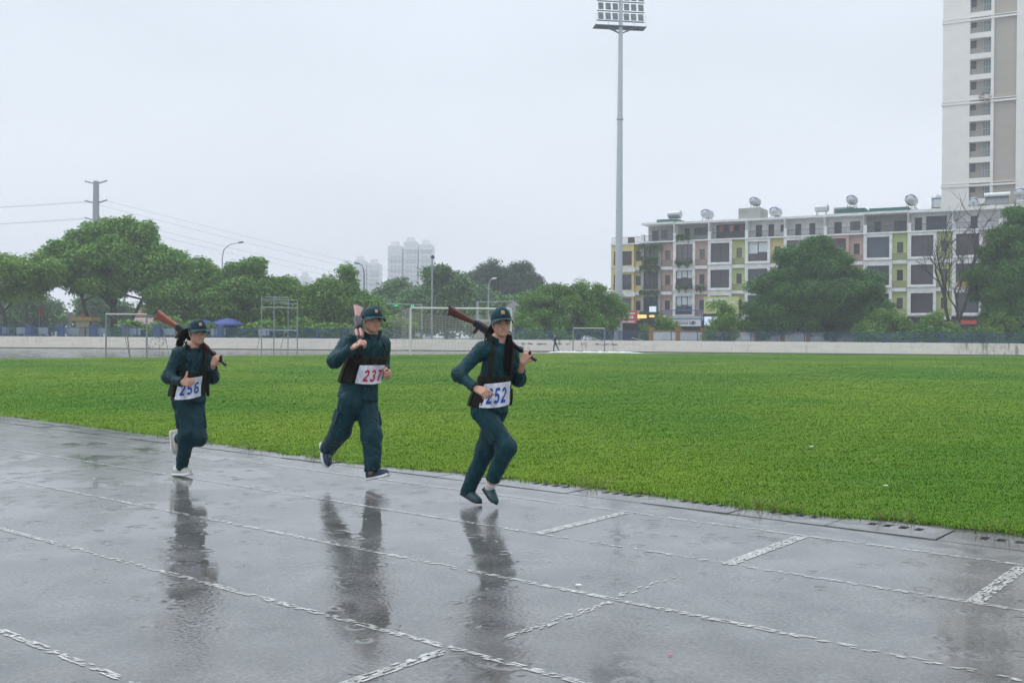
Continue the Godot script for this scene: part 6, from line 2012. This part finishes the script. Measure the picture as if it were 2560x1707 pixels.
func make_people() -> void:
	fold = FastNoiseLite.new()
	fold.seed = 14
	fold.frequency = 13.0
	fold.fractal_octaves = 2
	fold.domain_warp_enabled = true
	fold.domain_warp_frequency = 3.5
	fold.domain_warp_amplitude = 0.11
	fold.fractal_type = FastNoiseLite.FRACTAL_RIDGED
	M.hair = mat(0.006, 0.005, 0.005, 0.62)
	M.hair.metallic_specular = 0.25
	var teal := cloth(Color(0.0036, 0.036, 0.046), 201, 0.5)
	var navy := cloth(Color(0.0032, 0.031, 0.041), 202, 0.5)
	var web := cloth(Color(0.013, 0.014, 0.008), 203, 0.75)
	var bibm := cloth(Color(0.60, 0.61, 0.68), 204, 0.7)
	var blue := mat(0.015, 0.055, 0.33, 0.6)
	var red := mat(0.48, 0.012, 0.035, 0.6)
	var cream := mat(0.62, 0.42, 0.26, 0.6)
	var orange := mat(0.62, 0.13, 0.03, 0.6)
	var white := mat(0.66, 0.66, 0.66, 0.55)
	var grey_shoe := mottled(lin(0.36, 0.35, 0.30), lin(0.48, 0.47, 0.42), 0.6, 0.06, 205)
	var dark_shoe := mottled(lin(0.008, 0.014, 0.035), lin(0.022, 0.036, 0.075), 0.6, 0.05, 206)
	var teal_shoe := mottled(lin(0.006, 0.032, 0.042), lin(0.012, 0.055, 0.066), 0.6, 0.08, 207)
	var black := mat(0.012, 0.012, 0.013, 0.6)
	var wood := mottled(lin(0.16, 0.035, 0.02), lin(0.30, 0.085, 0.05), 0.3, 0.12, 208, 1.6)
	var dwood := mottled(lin(0.055, 0.012, 0.008), lin(0.115, 0.026, 0.018), 0.28, 0.12, 209, 1.6)
	var pinkwood := mottled(lin(0.30, 0.13, 0.12), lin(0.38, 0.19, 0.17), 0.32, 0.12, 210, 1.4)
	var iron := mat(0.028, 0.029, 0.033, 0.32, 0.6)

	# the runner with the blue 252: rifle over the far shoulder, hair in bunches, head turned to the camera
	var c3 := {"cloth": teal, "web": web, "bib": bibm, "cap": teal, "shoe": teal_shoe, "sole": black, "lace": teal}
	var b3 := V(-0.295, 1.673, -0.270)
	var m3 := V(0.439, 1.220, 0.100)
	var r3 := V(-0.238, 0, -8.536)
	runner({"label": "person in teal uniform with blue number 252 running with rifle over shoulder", "at": r3,
		"face": V(0.42, 0, 0.907), "look": V(0.20, -0.03, 0.979).normalized(), "nod": 0.02, "tilt": 0.05, "broad": 0.94, "torso": 0.142, "sleeve": 0.92, "seat": 0.092, "thigh": 0.096, "knee": 0.080, "shin": 0.062, "flare": 1.20,
		"head": V(0.147, 1.527, 0.035), "hand_size": 0.98, "cuff_l": 0.55, "cuff_r": 0.96, "drop_l": 0.055, "drop_r": -0.02,
		"joints": {"neck": V(0.128, 1.372, 0.012), "waist": V(0.082, 0.970, 0.000), "hem": V(0.050, 0.795, 0.000), "pelvis": V(0.052, 0.800, 0.000),
			"shoulder_l": V(0.230, 1.287, -0.085), "shoulder_r": V(-0.016, 1.303, 0.085), "elbow_l": V(0.297, 1.051, -0.100), "elbow_r": V(-0.200, 1.104, 0.165),
			"hip_l": V(0.103, 0.786, -0.055), "hip_r": V(-0.006, 0.794, 0.060), "knee_l": V(0.020, 0.455, -0.060), "knee_r": V(0.202, 0.506, 0.150), "ankle_l": V(-0.122, 0.121, -0.130), "ankle_r": V(0.073, 0.196, 0.040)},
		"hands": {"l": {"grip": b3.lerp(m3, 0.905), "axis": m3 - b3, "dir": V(0.3, 0.9, 0.1), "curl": [1.05, 1.1, 1.1, 1.1]},
			"r": {"at": V(-0.054, 0.997, 0.285), "dir": V(0.80, -0.30, 0.42), "palm": V(0.15, -0.7, -0.75), "curl": [0.25, 0.75, 0.85, 0.9]}},
		"feet": {"l": [V(-0.186, 0.073, -0.160), V(-0.021, 0.007, -0.020), V(0.35, 0.9, 0.1)], "r": [V(0.007, 0.130, -0.035), V(0.103, 0.025, 0.100), V(0.65, 0.6, 0.2)]},
		"low_shoe": true, "sock": white, "badge": [cream, orange], "hair_low": -0.065, "colors": c3,
		"locks": [{"pts": [V(0.084, 1.500, -0.035), V(0.061, 1.440, -0.020), V(0.053, 1.395, 0.030), V(0.077, 1.365, 0.075)], "r0": 0.036, "r1": 0.022, "seed": 1}, {"pts": [V(0.174, 1.450, -0.050), V(0.205, 1.410, -0.010), V(0.211, 1.360, 0.045), V(0.197, 1.281, 0.085), V(0.193, 1.203, 0.100), V(0.199, 1.143, 0.100)], "r0": 0.034, "r1": 0.012, "seed": 2}],
		"band": [[0.865, 0.006], [0.87, 0.014], [0.96, 0.016], [1.02, 0.014], [1.085, 0.014], [1.09, 0.006]],
		"pouches": [[2.55, 0.83, 0.965, 0.34, 0.012, 0.028], [3.3, 0.84, 0.96, 0.3, 0.012, 0.028], [-0.15, 0.84, 0.98, 0.30, 0.012, 0.026], [2.15, 1.03, 1.085, 0.28, 0.012, 0.012], [1.60, 1.03, 1.085, 0.22, 0.012, 0.012], [1.15, 1.03, 1.09, 0.2, 0.012, 0.012]],
		"bib": {"text": "252", "ink": blue, "top": 1.035, "bottom": 0.845, "turn": 0.10, "wide": 1.50, "off": 0.030, "skew": 0.022, "seed": 3, "text_box": [0.16, 0.83, 0.20, 0.84]}})
	rifle("rifle with dark red wooden stock resting on the shoulder of runner 252", r3 + b3, r3 + m3, V(0.30, 0.50, 0.80), dwood, dwood, iron)

	# the runner with the red 237: rifle pointing forward over the near shoulder
	var c2 := {"cloth": teal, "web": web, "bib": bibm, "cap": teal, "shoe": dark_shoe, "sole": white, "lace": mat(0.30, 0.32, 0.36)}
	var b2 := V(-0.196, 1.710, -0.330)
	var m2 := V(-0.001, 1.304, 0.440)
	var r2 := V(-1.348, 0, -9.648)
	runner({"label": "person in teal uniform with red number 237 running with rifle pointing forward", "at": r2,
		"face": V(0.50, 0, 0.866), "look": V(0.50, 0.0, 0.866), "nod": 0.05, "broad": 1.05, "torso": 0.170, "sleeve": 1.12, "seat": 0.116, "thigh": 0.112, "knee": 0.098, "shin": 0.078, "flare": 1.22,
		"head": V(0.033, 1.560, 0.020), "hand_size": 1.06, "cuff_l": 0.95, "cuff_r": 0.93, "drop_l": 0.03, "drop_r": 0.03,
		"joints": {"neck": V(0.011, 1.405, -0.010), "waist": V(-0.083, 0.999, -0.020), "hem": V(-0.108, 0.814, -0.020), "pelvis": V(-0.103, 0.819, -0.020),
			"shoulder_l": V(0.113, 1.334, -0.125), "shoulder_r": V(-0.193, 1.346, 0.085), "elbow_l": V(0.108, 1.084, -0.190), "elbow_r": V(-0.281, 1.181, 0.240),
			"hip_l": V(-0.042, 0.795, -0.085), "hip_r": V(-0.157, 0.804, 0.055), "knee_l": V(0.038, 0.481, 0.060), "knee_r": V(-0.276, 0.509, -0.060), "ankle_l": V(0.054, 0.178, 0.100), "ankle_r": V(-0.437, 0.312, -0.300)},
		"hands": {"r": {"grip": b2.lerp(m2, 0.93), "axis": b2 - m2, "dir": V(0.8, 0.5, 0.2), "curl": [1.05, 1.1, 1.1, 1.1]},
			"l": {"at": V(0.156, 1.087, 0.045), "dir": V(0.62, -0.30, 0.72), "palm": V(-0.9, -0.1, 0.3), "curl": [0.75, 0.85, 0.9, 0.95]}},
		"feet": {"l": [V(-0.002, 0.051, 0.020), V(0.218, 0.116, 0.200), V(-0.2, 0.95, -0.1)], "r": [V(-0.510, 0.364, -0.340), V(-0.446, 0.134, -0.240), V(0.85, 0.25, 0.45)]},
		"low_shoe": false, "badge": [cream, orange], "hair_low": -0.02, "colors": c2, "locks": [],
		"band": [[0.965, 0.014], [0.97, 0.028], [1.06, 0.030], [1.12, 0.030], [1.215, 0.028], [1.22, 0.014]],
		"pouches": [[1.05, 1.10, 1.215, 0.20, 0.028, 0.030], [1.50, 1.10, 1.215, 0.20, 0.028, 0.032], [1.95, 1.10, 1.215, 0.20, 0.028, 0.032], [2.5, 0.98, 1.20, 0.28, 0.026, 0.020], [3.15, 0.98, 1.2, 0.28, 0.026, 0.022], [0.45, 1.0, 1.2, 0.28, 0.026, 0.022]],
		"bib": {"text": "237", "ink": red, "top": 1.140, "bottom": 0.975, "turn": -0.06, "wide": 1.18, "off": 0.071, "skew": 0.0, "seed": 8, "text_box": [0.20, 0.92, 0.24, 0.86]}})
	rifle("rifle with pinkish brown stock pointing forward over the shoulder of runner 237", r2 + b2, r2 + m2, V(-0.85, 0.45, 0.1), pinkwood, pinkwood, iron)

	# the runner with the blue 256: rifle over the far shoulder, looking down the track
	var c1 := {"cloth": navy, "web": web, "bib": bibm, "cap": navy, "shoe": grey_shoe, "sole": white, "lace": mat(0.45, 0.44, 0.40)}
	var b1 := V(-0.363, 1.661, -0.270)
	var m1 := V(0.437, 1.115, 0.110)
	var r1 := V(-3.264, 0, -10.212)
	runner({"label": "person in teal uniform with pale shoes and blue number 256 running with rifle", "at": r1,
		"face": V(0.33, 0, 0.944), "look": V(0.56, -0.05, 0.828).normalized(), "nod": 0.06, "broad": 0.98, "torso": 0.150, "sleeve": 0.98, "seat": 0.102, "thigh": 0.096, "knee": 0.078, "shin": 0.060, "flare": 1.20,
		"head": V(0.132, 1.432, 0.030), "cuff_l": 0.80, "cuff_r": 0.96, "drop_l": -0.01, "drop_r": 0.03,
		"joints": {"neck": V(0.092, 1.280, 0.000), "waist": V(0.050, 0.900, 0.000), "hem": V(0.034, 0.745, 0.000), "pelvis": V(0.036, 0.755, 0.000),
			"shoulder_l": V(0.181, 1.203, -0.085), "shoulder_r": V(-0.044, 1.217, 0.075), "elbow_l": V(0.250, 0.981, -0.100), "elbow_r": V(-0.117, 0.991, 0.150),
			"hip_l": V(0.082, 0.737, -0.050), "hip_r": V(-0.007, 0.744, 0.055), "knee_l": V(0.161, 0.384, 0.060), "knee_r": V(0.058, 0.417, 0.120), "ankle_l": V(-0.140, 0.352, -0.220), "ankle_r": V(-0.012, 0.103, 0.040)},
		"hands": {"l": {"grip": b1.lerp(m1, 0.885), "axis": m1 - b1, "dir": V(0.15, 0.95, 0.1), "curl": [1.05, 1.1, 1.1, 1.1]},
			"r": {"at": V(0.057, 0.948, 0.265), "dir": V(0.86, 0.05, 0.45), "palm": V(0.40, -0.15, -0.9), "curl": [0.95, 1.0, 1.05, 1.1], "thumb": 0.9}},
		"feet": {"r": [V(-0.110, -0.000, -0.030), V(0.099, 0.022, 0.115), V(0, 1, 0)], "l": [V(-0.220, 0.427, -0.260), V(-0.168, 0.186, -0.220), V(0.9, 0.2, 0.4)]},
		"low_shoe": false, "sock": white, "badge": [cream, orange], "hair_low": -0.05, "colors": c1,
		"locks": [{"pts": [V(0.031, 1.460, -0.045), V(-0.019, 1.430, -0.075), V(-0.049, 1.370, -0.075), V(-0.064, 1.309, -0.060), V(-0.071, 1.284, -0.050)], "r0": 0.030, "r1": 0.010, "seed": 5}],
		"band": [[0.83, 0.006], [0.835, 0.014], [0.90, 0.016], [0.97, 0.014], [1.035, 0.014], [1.04, 0.006]],
		"pouches": [[2.75, 0.80, 0.95, 0.34, 0.012, 0.026], [3.4, 0.81, 0.95, 0.3, 0.012, 0.028], [0.05, 0.80, 1.02, 0.34, 0.012, 0.028], [2.1, 0.975, 1.035, 0.28, 0.012, 0.012], [1.5, 0.975, 1.035, 0.26, 0.012, 0.012], [1.0, 0.975, 1.035, 0.2, 0.012, 0.012]],
		"bib": {"text": "256", "ink": blue, "top": 0.985, "bottom": 0.790, "turn": 0.06, "wide": 1.35, "off": 0.030, "skew": 0.035, "fold": -0.02, "seed": 11, "text_box": [0.14, 0.92, 0.24, 0.80]}})
	rifle("rifle with red brown wooden stock resting on the shoulder of runner 256", r1 + b1, r1 + m1, V(0.42, 0.68, 0.6), wood, dwood, iron)
	passer_by()

func passer_by() -> void:
	var t := thing("person", "person in dark blue walking along the foot of the far wall", "person", V(3.9, 0, -92.6))
	var body := MB.new()
	body.colored = true
	body.col = Color(0.42, 0.24, 0.17)
	var f := Field.new()
	f.k = 0.03
	f.cap(V(0, 1.56, 0), V(0.0, 1.50, 0.0), 0.088, 0.075).cap(V(0, 1.45, 0), V(0, 1.36, 0), 0.05, 0.06).cap(V(-0.02, 1.53, 0.07), V(-0.03, 1.52, 0.08), 0.02, 0.02)
	f.cap(V(0, 1.36, 0), V(0, 0.92, 0), 0.13, 0.12, V(1, 0, 0), 1.2)
	for s in [-1.0, 1.0]:
		f.cap(V(0, 1.34, s * 0.17), V(-0.05 - s * 0.05, 1.08, s * 0.2), 0.05, 0.042).cap(V(-0.05 - s * 0.05, 1.08, s * 0.2), V(-0.26, 1.12 + s * 0.02, s * 0.12), 0.04, 0.032)
		f.cap(V(-0.26, 1.12, s * 0.12), V(-0.33, 1.13, s * 0.1), 0.03, 0.026)
		f.cap(V(0, 0.9, s * 0.08), V(0.05 + s * 0.14, 0.48, s * 0.08), 0.085, 0.06).cap(V(0.05 + s * 0.14, 0.48, s * 0.08), V(0.12 + s * 0.26, 0.08, s * 0.08), 0.055, 0.04)
		f.cap(V(0.12 + s * 0.26, 0.06, s * 0.08), V(-0.03 + s * 0.26, 0.035, s * 0.08), 0.04, 0.032)
	f.mesh_into(body, 0.02)
	for i in body.v.size():
		var q := body.v[i]
		if q.y > 1.58 or (q.y > 1.46 and q.x > 0.03): body.c[i] = Color(0.015, 0.013, 0.012)
		elif q.y < 1.38 and q.x > -0.29: body.c[i] = Color(0.012, 0.035, 0.075) if q.y > 0.1 else Color(0.02, 0.02, 0.02)
	var m := mat(1, 1, 1, 0.7)
	m.vertex_color_use_as_albedo = true
	part(body, "body", m, t)
